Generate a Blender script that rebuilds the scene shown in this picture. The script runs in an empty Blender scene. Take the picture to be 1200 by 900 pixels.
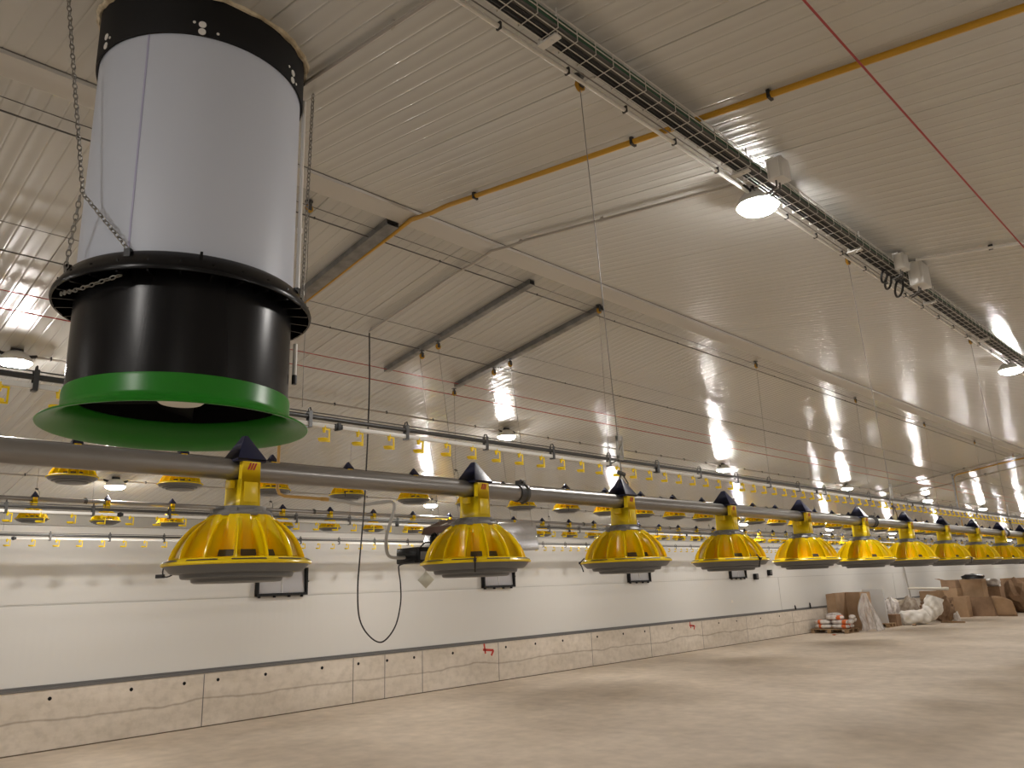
import bpy, bmesh, math, random
from mathutils import Vector, Matrix
random.seed(7)
D = bpy.data
SC = bpy.context.scene
COL = SC.collection
PI = math.pi

# ------------------------------------------------------------------ camera
CAM_H = 1.65
cam_d = D.cameras.new('camera')
cam_d.sensor_fit = 'HORIZONTAL'
cam_d.sensor_width = 36.0
cam_d.lens = 905.0 / 1200.0 * 36.0
cam_d.clip_end = 300
cam = D.objects.new('camera', cam_d)
COL.objects.link(cam)
RX = (0.70788245, 0.70538975, -0.03643807)      # image right in world axes
DN = (-0.20434533, 0.15513989, -0.96652708)     # image down
FW = (-0.6761253, 0.69163351, 0.25396391)       # viewing direction
m = Matrix(((RX[0], -DN[0], -FW[0], 0), (RX[1], -DN[1], -FW[1], 0), (RX[2], -DN[2], -FW[2], CAM_H), (0, 0, 0, 1)))
cam.matrix_world = m
SC.camera = cam

# ------------------------------------------------------------------ world, exposure
w = D.worlds.new('world'); SC.world = w; w.use_nodes = True
w.node_tree.nodes['Background'].inputs[0].default_value = (0.9, 0.95, 1, 1)
w.node_tree.nodes['Background'].inputs[1].default_value = 0.02
SC.view_settings.view_transform = 'Standard'
SC.view_settings.look = 'None'
SC.view_settings.exposure = 0.0
SC.view_settings.gamma = 1.0
SC.view_settings.use_curve_mapping = False
SC.cycles.use_denoising = True
SC.cycles.sample_clamp_indirect = 12.0
SC.cycles.max_bounces = 8
SC.cycles.diffuse_bounces = 5
SC.cycles.caustics_reflective = False
SC.cycles.caustics_refractive = False
LAMP = 345.0                                  # radiance of every lamp diffuser
LAMP_COL = (1.0, 0.955, 0.905)

# ------------------------------------------------------------------ materials
def mat(name, col, rough=0.5, metal=0.0, spec=0.5, emit=None, estr=0, alpha=None, trans=0):
    mm = D.materials.new(name); mm.use_nodes = True
    b = mm.node_tree.nodes['Principled BSDF']
    b.inputs['Base Color'].default_value = (*col, 1)
    b.inputs['Roughness'].default_value = rough
    b.inputs['Metallic'].default_value = metal
    b.inputs['Specular IOR Level'].default_value = spec
    if emit:
        b.inputs['Emission Color'].default_value = (*emit, 1)
        b.inputs['Emission Strength'].default_value = estr
    if alpha is not None: b.inputs['Alpha'].default_value = alpha
    if trans: b.inputs['Transmission Weight'].default_value = trans
    return mm
def N(mm, t, **kw):
    n = mm.node_tree.nodes.new(t)
    for k, v in kw.items(): setattr(n, k, v)
    return n
def L(mm, a, b): mm.node_tree.links.new(a, b)
def bsdf(mm): return mm.node_tree.nodes['Principled BSDF']
def noisy(mm, c1, c2, scale=(1, 1, 1), nscale=4, detail=6, lo=0.35, hi=0.65, bump=0.0, bscale=40, rough=None, dist=0.02):
    tc = N(mm, 'ShaderNodeTexCoord'); mp = N(mm, 'ShaderNodeMapping'); mp.inputs['Scale'].default_value = scale
    nz = N(mm, 'ShaderNodeTexNoise'); nz.inputs['Scale'].default_value = nscale; nz.inputs['Detail'].default_value = detail
    cr = N(mm, 'ShaderNodeValToRGB')
    cr.color_ramp.elements[0].position = lo; cr.color_ramp.elements[1].position = hi
    cr.color_ramp.elements[0].color = (*c1, 1); cr.color_ramp.elements[1].color = (*c2, 1)
    L(mm, tc.outputs['Object'], mp.inputs[0]); L(mm, mp.outputs[0], nz.inputs['Vector'])
    L(mm, nz.outputs[0], cr.inputs[0]); L(mm, cr.outputs[0], bsdf(mm).inputs['Base Color'])
    if bump:
        n2 = N(mm, 'ShaderNodeTexNoise'); n2.inputs['Scale'].default_value = bscale; n2.inputs['Detail'].default_value = 4
        bp = N(mm, 'ShaderNodeBump'); bp.inputs['Strength'].default_value = bump; bp.inputs['Distance'].default_value = dist
        L(mm, mp.outputs[0], n2.inputs['Vector']); L(mm, n2.outputs[0], bp.inputs['Height']); L(mm, bp.outputs[0], bsdf(mm).inputs['Normal'])
    return mm

M = {}
# coated steel ceiling: faint rolled waviness across the sheets
c = M['ceiling'] = mat('ceiling_steel', (0.55, 0.55, 0.525), 0.25, 0.0, 0.75)
tc = N(c, 'ShaderNodeTexCoord'); sx = N(c, 'ShaderNodeSeparateXYZ'); L(c, tc.outputs['Object'], sx.inputs[0])
mu = N(c, 'ShaderNodeMath', operation='MULTIPLY'); mu.inputs[1].default_value = 2 * PI / 0.078; L(c, sx.outputs[1], mu.inputs[0])
sn = N(c, 'ShaderNodeMath', operation='SINE'); L(c, mu.outputs[0], sn.inputs[0])
nz = N(c, 'ShaderNodeTexNoise'); nz.inputs['Scale'].default_value = 1.3; nz.inputs['Detail'].default_value = 3
mp = N(c, 'ShaderNodeMapping'); mp.inputs['Scale'].default_value = (0.35, 3.0, 1); L(c, tc.outputs['Object'], mp.inputs[0]); L(c, mp.outputs[0], nz.inputs['Vector'])
ad = N(c, 'ShaderNodeMath', operation='MULTIPLY_ADD'); ad.inputs[1].default_value = 0.0010; L(c, sn.outputs[0], ad.inputs[0])
mz = N(c, 'ShaderNodeMath', operation='MULTIPLY'); mz.inputs[1].default_value = 0.004; L(c, nz.outputs[0], mz.inputs[0]); L(c, mz.outputs[0], ad.inputs[2])
bp = N(c, 'ShaderNodeBump'); bp.inputs['Strength'].default_value = 1.0; bp.inputs['Distance'].default_value = 1.0
L(c, ad.outputs[0], bp.inputs['Height']); L(c, bp.outputs[0], bsdf(c).inputs['Normal']); L(c, bp.outputs[0], bsdf(c).inputs['Coat Normal'])
bsdf(c).inputs['Coat Weight'].default_value = 0.5; bsdf(c).inputs['Coat Roughness'].default_value = 0.14

c = M['wall'] = mat('wall_panel', (0.64, 0.627, 0.597), 0.42, 0, 0.5)
tc = N(c, 'ShaderNodeTexCoord'); sx = N(c, 'ShaderNodeSeparateXYZ'); L(c, tc.outputs['Object'], sx.inputs[0])
mu = N(c, 'ShaderNodeMath', operation='MULTIPLY'); mu.inputs[1].default_value = 2 * PI / 0.10; L(c, sx.outputs[1], mu.inputs[0])
sn = N(c, 'ShaderNodeMath', operation='SINE'); L(c, mu.outputs[0], sn.inputs[0])
bp = N(c, 'ShaderNodeBump'); bp.inputs['Strength'].default_value = 1.0; bp.inputs['Distance'].default_value = 0.0003
L(c, sn.outputs[0], bp.inputs['Height']); L(c, bp.outputs[0], bsdf(c).inputs['Normal'])

M['trim'] = mat('trim_steel', (0.60, 0.585, 0.55), 0.4)
M['eave'] = mat('eave_trim', (0.40, 0.39, 0.36), 0.5)
M['joint_dirt'] = mat('joint_dirt', (0.13, 0.10, 0.07), 0.9, 0, 0.1)
M['sill'] = mat('sill_steel', (0.16, 0.155, 0.15), 0.5, 0.4)

c = M['floor'] = mat('floor_concrete', (0.5, 0.45, 0.4), 0.62, 0, 0.3)
tc = N(c, 'ShaderNodeTexCoord')
n1 = N(c, 'ShaderNodeTexNoise'); n1.inputs['Scale'].default_value = 0.55; n1.inputs['Detail'].default_value = 7; n1.inputs['Roughness'].default_value = 0.6
n2 = N(c, 'ShaderNodeTexNoise'); n2.inputs['Scale'].default_value = 5.0; n2.inputs['Detail'].default_value = 8
L(c, tc.outputs['Object'], n1.inputs['Vector']); L(c, tc.outputs['Object'], n2.inputs['Vector'])
r1 = N(c, 'ShaderNodeValToRGB'); e = r1.color_ramp.elements
e[0].position = 0.33; e[0].color = (0.465, 0.385, 0.30, 1); e[1].position = 0.68; e[1].color = (0.665, 0.562, 0.452, 1)
L(c, n1.outputs[0], r1.inputs[0])
r2 = N(c, 'ShaderNodeValToRGB'); e = r2.color_ramp.elements
e[0].position = 0.3; e[0].color = (0.82, 0.82, 0.82, 1); e[1].position = 0.7; e[1].color = (1, 1, 1, 1)
L(c, n2.outputs[0], r2.inputs[0])
mx = N(c, 'ShaderNodeMix', data_type='RGBA', blend_type='MULTIPLY'); mx.inputs[0].default_value = 1
L(c, r1.outputs[0], mx.inputs[6]); L(c, r2.outputs[0], mx.inputs[7]); L(c, mx.outputs[2], bsdf(c).inputs['Base Color'])
bp = N(c, 'ShaderNodeBump'); bp.inputs['Strength'].default_value = 0.25; bp.inputs['Distance'].default_value = 0.01
L(c, n2.outputs[0], bp.inputs['Height']); L(c, bp.outputs[0], bsdf(c).inputs['Normal'])

c = M['plinth'] = mat('plinth_concrete', (0.5, 0.45, 0.38), 0.85, 0, 0.2)
tc = N(c, 'ShaderNodeTexCoord')
mp = N(c, 'ShaderNodeMapping'); mp.inputs['Scale'].default_value = (1, 0.5, 1.6); L(c, tc.outputs['Object'], mp.inputs[0])
n1 = N(c, 'ShaderNodeTexNoise'); n1.inputs['Scale'].default_value = 1.6; n1.inputs['Detail'].default_value = 9; n1.inputs['Roughness'].default_value = 0.65
L(c, mp.outputs[0], n1.inputs['Vector'])
r1 = N(c, 'ShaderNodeValToRGB'); e = r1.color_ramp.elements
e[0].position = 0.3; e[0].color = (0.53, 0.465, 0.385, 1); e[1].position = 0.66; e[1].color = (0.69, 0.62, 0.535, 1)
L(c, n1.outputs[0], r1.inputs[0])
# pour line wandering along the plinth
n3 = N(c, 'ShaderNodeTexNoise'); n3.inputs['Scale'].default_value = 0.9; n3.inputs['Detail'].default_value = 5; L(c, tc.outputs['Object'], n3.inputs['Vector'])
sx = N(c, 'ShaderNodeSeparateXYZ'); L(c, tc.outputs['Object'], sx.inputs[0])
a1 = N(c, 'ShaderNodeMath', operation='MULTIPLY_ADD'); a1.inputs[1].default_value = 0.22; a1.inputs[2].default_value = -0.44; L(c, n3.outputs[0], a1.inputs[0])
a2 = N(c, 'ShaderNodeMath', operation='ADD'); L(c, a1.outputs[0], a2.inputs[0]); L(c, sx.outputs[2], a2.inputs[1])
a3 = N(c, 'ShaderNodeMath', operation='ABSOLUTE'); L(c, a2.outputs[0], a3.inputs[0])
r3 = N(c, 'ShaderNodeValToRGB'); e = r3.color_ramp.elements
e[0].position = 0.0; e[0].color = (0.62, 0.60, 0.58, 1); e[1].position = 0.02; e[1].color = (1, 1, 1, 1); L(c, a3.outputs[0], r3.inputs[0])
n4 = N(c, 'ShaderNodeTexNoise'); n4.inputs['Scale'].default_value = 9; n4.inputs['Detail'].default_value = 6; L(c, tc.outputs['Object'], n4.inputs['Vector'])
r4 = N(c, 'ShaderNodeValToRGB'); e = r4.color_ramp.elements
e[0].position = 0.32; e[0].color = (0.88, 0.875, 0.87, 1); e[1].position = 0.55; e[1].color = (1, 1, 1, 1); L(c, n4.outputs[0], r4.inputs[0])
mx = N(c, 'ShaderNodeMix', data_type='RGBA', blend_type='MULTIPLY'); mx.inputs[0].default_value = 1
mx2 = N(c, 'ShaderNodeMix', data_type='RGBA', blend_type='MULTIPLY'); mx2.inputs[0].default_value = 1
L(c, r1.outputs[0], mx.inputs[6]); L(c, r3.outputs[0], mx.inputs[7]); L(c, mx.outputs[2], mx2.inputs[6]); L(c, r4.outputs[0], mx2.inputs[7])
L(c, mx2.outputs[2], bsdf(c).inputs['Base Color'])
bp = N(c, 'ShaderNodeBump'); bp.inputs['Strength'].default_value = 0.4; bp.inputs['Distance'].default_value = 0.01
L(c, n4.outputs[0], bp.inputs['Height']); L(c, bp.outputs[0], bsdf(c).inputs['Normal'])

M['black_plastic'] = mat('black_plastic', (0.006, 0.006, 0.007), 0.27, 0, 0.22)
M['black_matt'] = mat('black_matt', (0.010, 0.010, 0.011), 0.6, 0, 0.25)
M['inner_black'] = mat('inner_black', (0.006, 0.006, 0.007), 0.8, 0, 0.1)
M['white_shaft'] = mat('white_shaft', (0.565, 0.61, 0.71), 0.42, 0, 0.4)
M['seam_blue'] = mat('seam_strip', (0.42, 0.42, 0.60), 0.4)
M['green'] = mat('green_plastic', (0.022, 0.205, 0.018), 0.30, 0, 0.3)
M['foam'] = noisy(mat('expanding_foam', (0.6, 0.52, 0.38), 0.9), (0.42, 0.35, 0.24), (0.7, 0.63, 0.48), nscale=20)
M['yellow'] = mat('yellow_plastic', (1.0, 0.625, 0.001), 0.25, 0, 0.5)
bsdf(M['yellow']).inputs['Subsurface Weight'].default_value = 0.5
bsdf(M['yellow']).inputs['Subsurface Radius'].default_value = (1.0, 0.55, 0.05)
bsdf(M['yellow']).inputs['Subsurface Scale'].default_value = 0.03
M['yellow_stem'] = mat('yellow_stem_plastic', (0.92, 0.67, 0.012), 0.25, 0, 0.5)
M['tray_grey'] = mat('grey_plastic', (0.155, 0.16, 0.165), 0.42, 0, 0.4)
M['collar_grey'] = mat('collar_plastic', (0.22, 0.22, 0.22), 0.42, 0, 0.4)
M['slot'] = mat('dark_slot', (0.07, 0.06, 0.035), 0.6)
M['navy'] = mat('navy_plastic', (0.010, 0.014, 0.05), 0.32, 0, 0.5)
M['red'] = mat('red_mark', (0.50, 0.035, 0.02), 0.5)
M['red_cord'] = mat('red_cord', (0.36, 0.05, 0.05), 0.7)
M['tie_black'] = mat('tie_black', (0.01, 0.01, 0.012), 0.4)
M['pipe'] = noisy(mat('galvanised_pipe', (0.25, 0.24, 0.235), 0.33, 0.75), (0.25, 0.24, 0.235), (0.33, 0.32, 0.31), scale=(4, 0.8, 4), nscale=3)
M['galv'] = noisy(mat('galvanised_steel', (0.3, 0.3, 0.3), 0.42, 0.7), (0.20, 0.20, 0.20), (0.30, 0.30, 0.295), nscale=14)
M['dark_steel'] = mat('dark_steel', (0.10, 0.10, 0.10), 0.42, 0.7)
M['chain'] = mat('chain_steel', (0.30, 0.29, 0.27), 0.4, 0.85)
M['wire'] = mat('steel_wire', (0.20, 0.19, 0.18), 0.5, 0.3)
M['bright_wire'] = mat('bright_wire', (0.62, 0.61, 0.58), 0.35, 0.7)
M['white_plastic'] = mat('white_plastic', (0.78, 0.77, 0.74), 0.35)
M['box_white'] = mat('box_plastic', (0.66, 0.65, 0.62), 0.45)
M['gas_yellow'] = mat('gas_pipe_yellow', (0.52, 0.28, 0.012), 0.42)
M['copper'] = mat('copper_pipe', (0.48, 0.29, 0.08), 0.4, 0.3)
M['conduit_grey'] = mat('conduit_grey', (0.40, 0.37, 0.33), 0.45)
M['hose'] = mat('grey_hose', (0.42, 0.41, 0.39), 0.5)
M['cable'] = mat('black_cable', (0.012, 0.012, 0.012), 0.5)
M['cable_green'] = mat('green_cable', (0.015, 0.075, 0.035), 0.5)
M['cable_dim'] = mat('grey_cable', (0.10, 0.095, 0.09), 0.6)
M['stainless'] = noisy(mat('stainless', (0.6, 0.6, 0.62), 0.22, 1.0), (0.56, 0.56, 0.58), (0.66, 0.66, 0.68), nscale=3)
M['maroon'] = mat('brown_lid', (0.10, 0.045, 0.03), 0.5)
M['plate_tag'] = mat('tag_metal', (0.62, 0.60, 0.50), 0.3, 0.5)
M['flap'] = mat('flap_grey', (0.38, 0.37, 0.38), 0.5)
M['adjuster'] = mat('adjuster_plastic', (0.55, 0.55, 0.53), 0.3)
M['pulley'] = mat('pulley_yellow', (0.50, 0.27, 0.02), 0.45)
M['diffuser'] = mat('lamp_diffuser', (0.9, 0.9, 0.88), 0.3, 0, 0.5, LAMP_COL, LAMP)
M['cardboard'] = noisy(mat('cardboard', (0.3, 0.18, 0.1), 0.85, 0, 0.2), (0.34, 0.225, 0.135), (0.43, 0.29, 0.18), nscale=3)
M['cardboard_dark'] = noisy(mat('cardboard_dark', (0.2, 0.11, 0.06), 0.85, 0, 0.2), (0.22, 0.14, 0.085), (0.31, 0.20, 0.125), nscale=3)
M['wood'] = noisy(mat('pallet_wood', (0.3, 0.2, 0.11), 0.8, 0, 0.2), (0.22, 0.14, 0.075), (0.38, 0.26, 0.15), scale=(1, 8, 8), nscale=2)
M['sack'] = noisy(mat('woven_sack', (0.7, 0.67, 0.62), 0.7, 0, 0.3), (0.60, 0.57, 0.52), (0.76, 0.73, 0.68), nscale=5, bump=0.6, bscale=9)
M['bag_orange'] = mat('bag_orange', (0.62, 0.13, 0.025), 0.5)
M['bag_white'] = noisy(mat('bag_white', (0.6, 0.56, 0.52), 0.5), (0.42, 0.36, 0.33), (0.72, 0.68, 0.64), nscale=7, bump=0.5, bscale=12)
M['film'] = noisy(mat('plastic_film', (0.7, 0.66, 0.63), 0.25, 0, 0.6, alpha=0.5), (0.55, 0.50, 0.46), (0.92, 0.89, 0.87), scale=(3, 3, 1), nscale=4, bump=0.8, bscale=10)
M['board'] = mat('grey_board', (0.52, 0.51, 0.50), 0.6)
M['paper'] = noisy(mat('packing_paper', (0.4, 0.33, 0.25), 0.8), (0.24, 0.18, 0.13), (0.55, 0.48, 0.40), nscale=6, bump=0.8, bscale=10)
M['foam_white'] = mat('foam_white', (0.78, 0.73, 0.64), 0.8)
M['bag_black'] = mat('bag_black', (0.02, 0.02, 0.022), 0.4)

# ------------------------------------------------------------------ mesh builder
class MB:
    def __init__(s): s.v = []; s.f = []; s.mi = []; s.cur = 0
    def add(s, vs, fs):
        o = len(s.v); s.v += [tuple(p) for p in vs]
        for f in fs: s.f.append([i + o for i in f]); s.mi.append(s.cur)
    def box(s, x0, x1, y0, y1, z0, z1, M4=None):
        vs = [(x, y, z) for x in (x0, x1) for y in (y0, y1) for z in (z0, z1)]
        if M4 is not None: vs = [M4 @ Vector(p) for p in vs]
        s.add(vs, [(0, 1, 3, 2), (4, 6, 7, 5), (0, 4, 5, 1), (2, 3, 7, 6), (0, 2, 6, 4), (1, 5, 7, 3)])
    def hexa(s, b, t):          # 4 bottom points, 4 top points (ccw from above)
        s.add(list(b) + list(t), [(3, 2, 1, 0), (4, 5, 6, 7), (0, 1, 5, 4), (1, 2, 6, 5), (2, 3, 7, 6), (3, 0, 4, 7)])
    def bar(s, a, b, w, h, up=(0, 0, 1)):
        a = Vector(a); b = Vector(b); d = (b - a).normalized(); u = Vector(up)
        r = d.cross(u).normalized(); u = r.cross(d)
        q = [(-w / 2, -h / 2), (w / 2, -h / 2), (w / 2, h / 2), (-w / 2, h / 2)]
        s.add([a + r * x + u * y for x, y in q] + [b + r * x + u * y for x, y in q],
              [(0, 1, 2, 3), (7, 6, 5, 4), (0, 4, 5, 1), (1, 5, 6, 2), (2, 6, 7, 3), (3, 7, 4, 0)])
    def tube(s, pts, r, n=8, cap=True, closed=False):
        pts = [Vector(p) for p in pts]; k = len(pts)
        t = (pts[1] - pts[0]).normalized()
        u = t.orthogonal().normalized()
        rings = []
        for i, p in enumerate(pts):
            if closed: t2 = (pts[(i + 1) % k] - pts[i - 1]).normalized()
            else: t2 = (pts[min(i + 1, k - 1)] - pts[max(i - 1, 0)]).normalized()
            u = (u - t2 * u.dot(t2)).normalized(); v = t2.cross(u)
            rr = r[i] if isinstance(r, (list, tuple)) else r
            rings.append([p + (u * math.cos(2 * PI * j / n) + v * math.sin(2 * PI * j / n)) * rr for j in range(n)])
        vs = [q for g in rings for q in g]; fs = []
        for i in range(k if closed else k - 1):
            i2 = (i + 1) % k
            for j in range(n): fs.append((i * n + j, i * n + (j + 1) % n, i2 * n + (j + 1) % n, i2 * n + j))
        if cap and not closed: fs += [tuple(range(n - 1, -1, -1)), tuple((k - 1) * n + j for j in range(n))]
        s.add(vs, fs)
    def lathe(s, prof, n=32, c=(0, 0, 0), rfun=None, closed=False):
        vs = []; fs = []
        k = len(prof)
        for i, (r, z) in enumerate(prof):
            for j in range(n):
                a = 2 * PI * j / n
                rr = r if rfun is None else rfun(r, z, a, i)
                vs.append((c[0] + rr * math.cos(a), c[1] + rr * math.sin(a), c[2] + z))
        for i in range(k if closed else k - 1):
            i2 = (i + 1) % k
            for j in range(n): fs.append((i * n + j, i * n + (j + 1) % n, i2 * n + (j + 1) % n, i2 * n + j))
        if not closed:
            if prof[0][0] > 1e-6: pass
        s.add(vs, fs)
    def disc(s, c, nrm, r, h, n=12):
        nrm = Vector(nrm).normalized(); c = Vector(c)
        s.tube([c, c + nrm * h], r, n)
    def grid(s, nx, ny, fn):
        vs = [fn(i / nx, j / ny) for j in range(ny + 1) for i in range(nx + 1)]
        fs = [(j * (nx + 1) + i, j * (nx + 1) + i + 1, (j + 1) * (nx + 1) + i + 1, (j + 1) * (nx + 1) + i) for j in range(ny) for i in range(nx)]
        s.add(vs, fs)
    def mesh(s, name, mats, smooth=True, ang=35, bevel=0):
        me = D.meshes.new(name)
        bm = bmesh.new()
        bv = [bm.verts.new(p) for p in s.v]
        for f, k in zip(s.f, s.mi):
            try:
                ff = bm.faces.new([bv[i] for i in f]); ff.material_index = k
            except ValueError: pass
        bmesh.ops.remove_doubles(bm, verts=bm.verts, dist=1e-6)
        if bevel: bmesh.ops.bevel(bm, geom=[e for e in bm.edges if len(e.link_faces) == 2 and e.calc_face_angle(0) > 0.6], offset=bevel, segments=2, affect='EDGES', profile=0.5)
        bmesh.ops.recalc_face_normals(bm, faces=bm.faces)
        if smooth:
            for f in bm.faces: f.smooth = True
            for e in bm.edges:
                if len(e.link_faces) == 2 and e.calc_face_angle(0) > math.radians(ang): e.smooth = False
        bm.to_mesh(me); bm.free()
        for q in (mats if isinstance(mats, (list, tuple)) else [mats]): me.materials.append(q)
        return me
    def build(s, name, mats, parent=None, **kw):
        o = D.objects.new(name, s.mesh(name, mats, **kw)); COL.objects.link(o)
        if parent: o.parent = parent
        return o

def tag(o, label, cat, group=None, kind=None):
    o['label'] = label; o['category'] = cat
    if group: o['group'] = group
    if kind: o['kind'] = kind
    return o
def thing(name, label, cat, loc=(0, 0, 0), group=None):
    o = D.objects.new(name, None); COL.objects.link(o); o.location = loc; o.empty_display_size = 0.05
    return tag(o, label, cat, group)
def structure(o): o['kind'] = 'structure'; return o
def copy_tree(o, loc, label, kids):
    c = o.copy(); COL.objects.link(c); c.location = loc; c['label'] = label
    for ch in kids.get(o, []):
        d = ch.copy(); COL.objects.link(d); d.parent = c
        for g in kids.get(ch, []):
            e2 = g.copy(); COL.objects.link(e2); e2.parent = d
    return c
def kids_of(o):
    k = {o: list(o.children)}
    for ch in o.children: k[ch] = list(ch.children)
    return k
ORD = ['first', 'second', 'third', 'fourth', 'fifth', 'sixth', 'seventh', 'eighth', 'ninth', 'tenth', 'eleventh', 'twelfth', 'thirteenth', 'fourteenth', 'fifteenth', 'sixteenth', 'seventeenth', 'eighteenth', 'nineteenth', 'twentieth']
def arc(pts, n=8):              # Catmull-Rom through points
    P = [Vector(p) for p in pts]; out = []
    for i in range(len(P) - 1):
        p0 = P[max(i - 1, 0)]; p1 = P[i]; p2 = P[i + 1]; p3 = P[min(i + 2, len(P) - 1)]
        for k in range(n):
            t = k / n
            out.append(0.5 * ((2 * p1) + (p2 - p0) * t + (2 * p0 - 5 * p1 + 4 * p2 - p3) * t * t + (3 * p1 - p0 - 3 * p2 + p3) * t ** 3))
    out.append(P[-1]); return out

H = CAM_H
RIDGE_X, RIDGE_Z, SLOPE = -3.366, 2.19 + H, 0.15
WALL_X, RIGHT_X = -10.83, 4.10
Y0, Y1 = -7.0, 74.0
def ceil_z(x): return RIDGE_Z - SLOPE * abs(x - RIDGE_X)

# ------------------------------------------------------------------ room shell
b = MB(); b.box(WALL_X - 0.2, RIGHT_X + 0.2, Y0 - 0.2, Y1 + 0.2, -0.2, 0)
structure(b.build('floor', M['floor'], smooth=False))
# ribbed ceiling of both roof slopes, grooves every 78 mm, panel joints about every metre
b = MB()
ys = []; y = Y0; k = 0
while y < Y1:
    wj = 0.012; dj = 0.0022 if k % 13 else 0.0032
    ys += [(y, 0), (y + wj * 0.25, dj * 0.4), (y + wj * 0.5, dj), (y + wj * 0.75, dj * 0.4), (y + wj, 0), (y + wj + 0.004, 0), (y + 0.074, 0)]
    if k % 13 == 0: ys[-5] = (y + wj * 0.5, 0.008)
    y += 0.078; k += 1
ys.append((Y1, 0))
def sl(x0, x1):
    n = len(ys)
    vs = [(x, yy, ceil_z(x) + dz) for x in (x0, x1) for yy, dz in ys]
    b.add(vs, [(i, i + 1, n + i + 1, n + i) for i in range(n - 1)])
    b.add([(x0, Y0, ceil_z(x0) + 0.1), (x1, Y0, ceil_z(x1) + 0.1), (x1, Y1, ceil_z(x1) + 0.1), (x0, Y1, ceil_z(x0) + 0.1)], [(0, 1, 2, 3)])
sl(WALL_X - 0.05, RIDGE_X); sl(RIDGE_X, RIGHT_X + 0.05)
structure(b.build('ceiling', M['ceiling'], ang=32))
# ridge trim, a folded strip
b = MB()
zr = RIDGE_Z - 0.024
def strip(y):
    return [(RIDGE_X - 0.105, y, ceil_z(RIDGE_X - 0.105) - 0.003), (RIDGE_X - 0.098, y, zr - 0.002), (RIDGE_X + 0.062, y, zr + 0.004), (RIDGE_X + 0.070, y, zr - 0.004), (RIDGE_X + 0.075, y, ceil_z(RIDGE_X + 0.075) - 0.002)]
s0, s1 = strip(Y0), strip(Y1)
b.add(s0 + s1, [(i, i + 1, i + 6, i + 5) for i in range(4)])
structure(b.build('trim_1', M['trim'], smooth=False))
b = MB(); b.box(RIDGE_X + 0.076, RIDGE_X + 0.083, Y0, Y1, ceil_z(RIDGE_X + 0.08) - 0.002, ceil_z(RIDGE_X + 0.08) + 0.004); structure(b.build('ridge_gap_shadow', M['sill'], smooth=False))  # dark strip standing in for the gap shadow along the ridge trim
# long wall: concrete plinth, sill, two courses of panel, eave trim
PT = H - 0.975
b = MB(); b.box(WALL_X - 0.2, WALL_X + 0.05, Y0, Y1, 0, PT)
pl = structure(b.build('baseboard_left', M['plinth'], smooth=False))
b = MB()
b.box(WALL_X - 0.15, WALL_X, Y0, Y1, PT, H - 0.012)
b.box(WALL_X - 0.15, WALL_X - 0.008, Y0, Y1, H - 0.012, H + 0.006)
b.box(WALL_X - 0.15, WALL_X, Y0, Y1, H + 0.006, ceil_z(WALL_X) + 0.03)
wl = structure(b.build('wall_left', M['wall'], smooth=False))
b = MB()
for yy in (21.8, 30.9): b.box(WALL_X - 0.004, WALL_X + 0.003, yy, yy + 0.018, PT + 0.05, H - 0.02)
b.build('panel_joint', M['eave'], wl, smooth=False)
b = MB(); b.box(WALL_X - 0.009, WALL_X - 0.002, Y0, Y1, H - 0.012, H - 0.004); b.build('panel_joint', M['eave'], wl, smooth=False)
b = MB(); b.box(WALL_X - 0.01, WALL_X + 0.058, Y0, Y1, PT, PT + 0.028); b.box(WALL_X, WALL_X + 0.012, Y0, Y1, PT + 0.028, PT + 0.055)
structure(b.build('trim_2', M['sill'], smooth=False))
b = MB(); b.box(WALL_X, WALL_X + 0.02, Y0, Y1, H + 0.945, ceil_z(WALL_X + 0.02)); b.box(WALL_X, WALL_X + 0.035, Y0, Y1, H + 0.94, H + 0.95)
structure(b.build('trim_3', M['eave'], smooth=False))
b = MB(); b.box(WALL_X + 0.04, WALL_X + 0.062, Y0, Y1, 0, 0.012); structure(b.build('trim_4', M['joint_dirt'], smooth=False))
# cast joints, tie holes and red spray marks on the plinth
b = MB()
for yy in (4.88, 7.25, 7.85, 8.62, 10.4, 13.1, 15.2, 17.4, 19.6, 22.3): b.box(WALL_X + 0.045, WALL_X + 0.0515, yy, yy + 0.012, 0.01, PT - 0.01)
b.build('cast_joint', M['sill'], pl, smooth=False)
px = WALL_X + 0.05
for yy in (3.03, 3.95, 4.62, 5.08, 5.78, 6.70, 7.35, 7.9, 8.45, 9.3, 10.6, 11.4, 12.2, 13.3, 14.2, 15.0, 16.1, 17.0, 18.2, 19.1, 20.4, 21.5):
    b = MB(); b.disc((px - 0.002, yy, PT - 0.10), (1, 0, 0), 0.022, 0.006, 10)
    b.tube([(px - 0.002, yy, PT - 0.11), (px + 0.004, yy, PT - 0.11)], 0.014, 8)
    b.build('tie_hole', M['black_matt'], pl)
def spray(y, z, sc):
    b = MB(); q = px + 0.002
    b.bar((q, y, z + 0.07 * sc), (q, y, z - 0.10 * sc), 0.030 * sc, 0.003)
    b.bar((q, y - 0.09 * sc, z + 0.03 * sc), (q, y + 0.09 * sc, z + 0.01 * sc), 0.028 * sc, 0.003, up=(1, 0, 0))
    b.bar((q, y + 0.09 * sc, z + 0.01 * sc), (q, y + 0.05 * sc, z - 0.05 * sc), 0.028 * sc, 0.003, up=(1, 0, 0))
    b.bar((q, y - 0.07 * sc, z + 0.10 * sc), (q, y - 0.05 * sc, z - 0.02 * sc), 0.024 * sc, 0.003, up=(1, 0, 0))
    o = b.build('spray_mark', M['red'], pl, smooth=False); o['label'] = 'red sprayed arrow mark on the concrete'
spray(10.15, H - 1.12, 1.45); spray(16.96, H - 1.095, 1.3)
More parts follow.
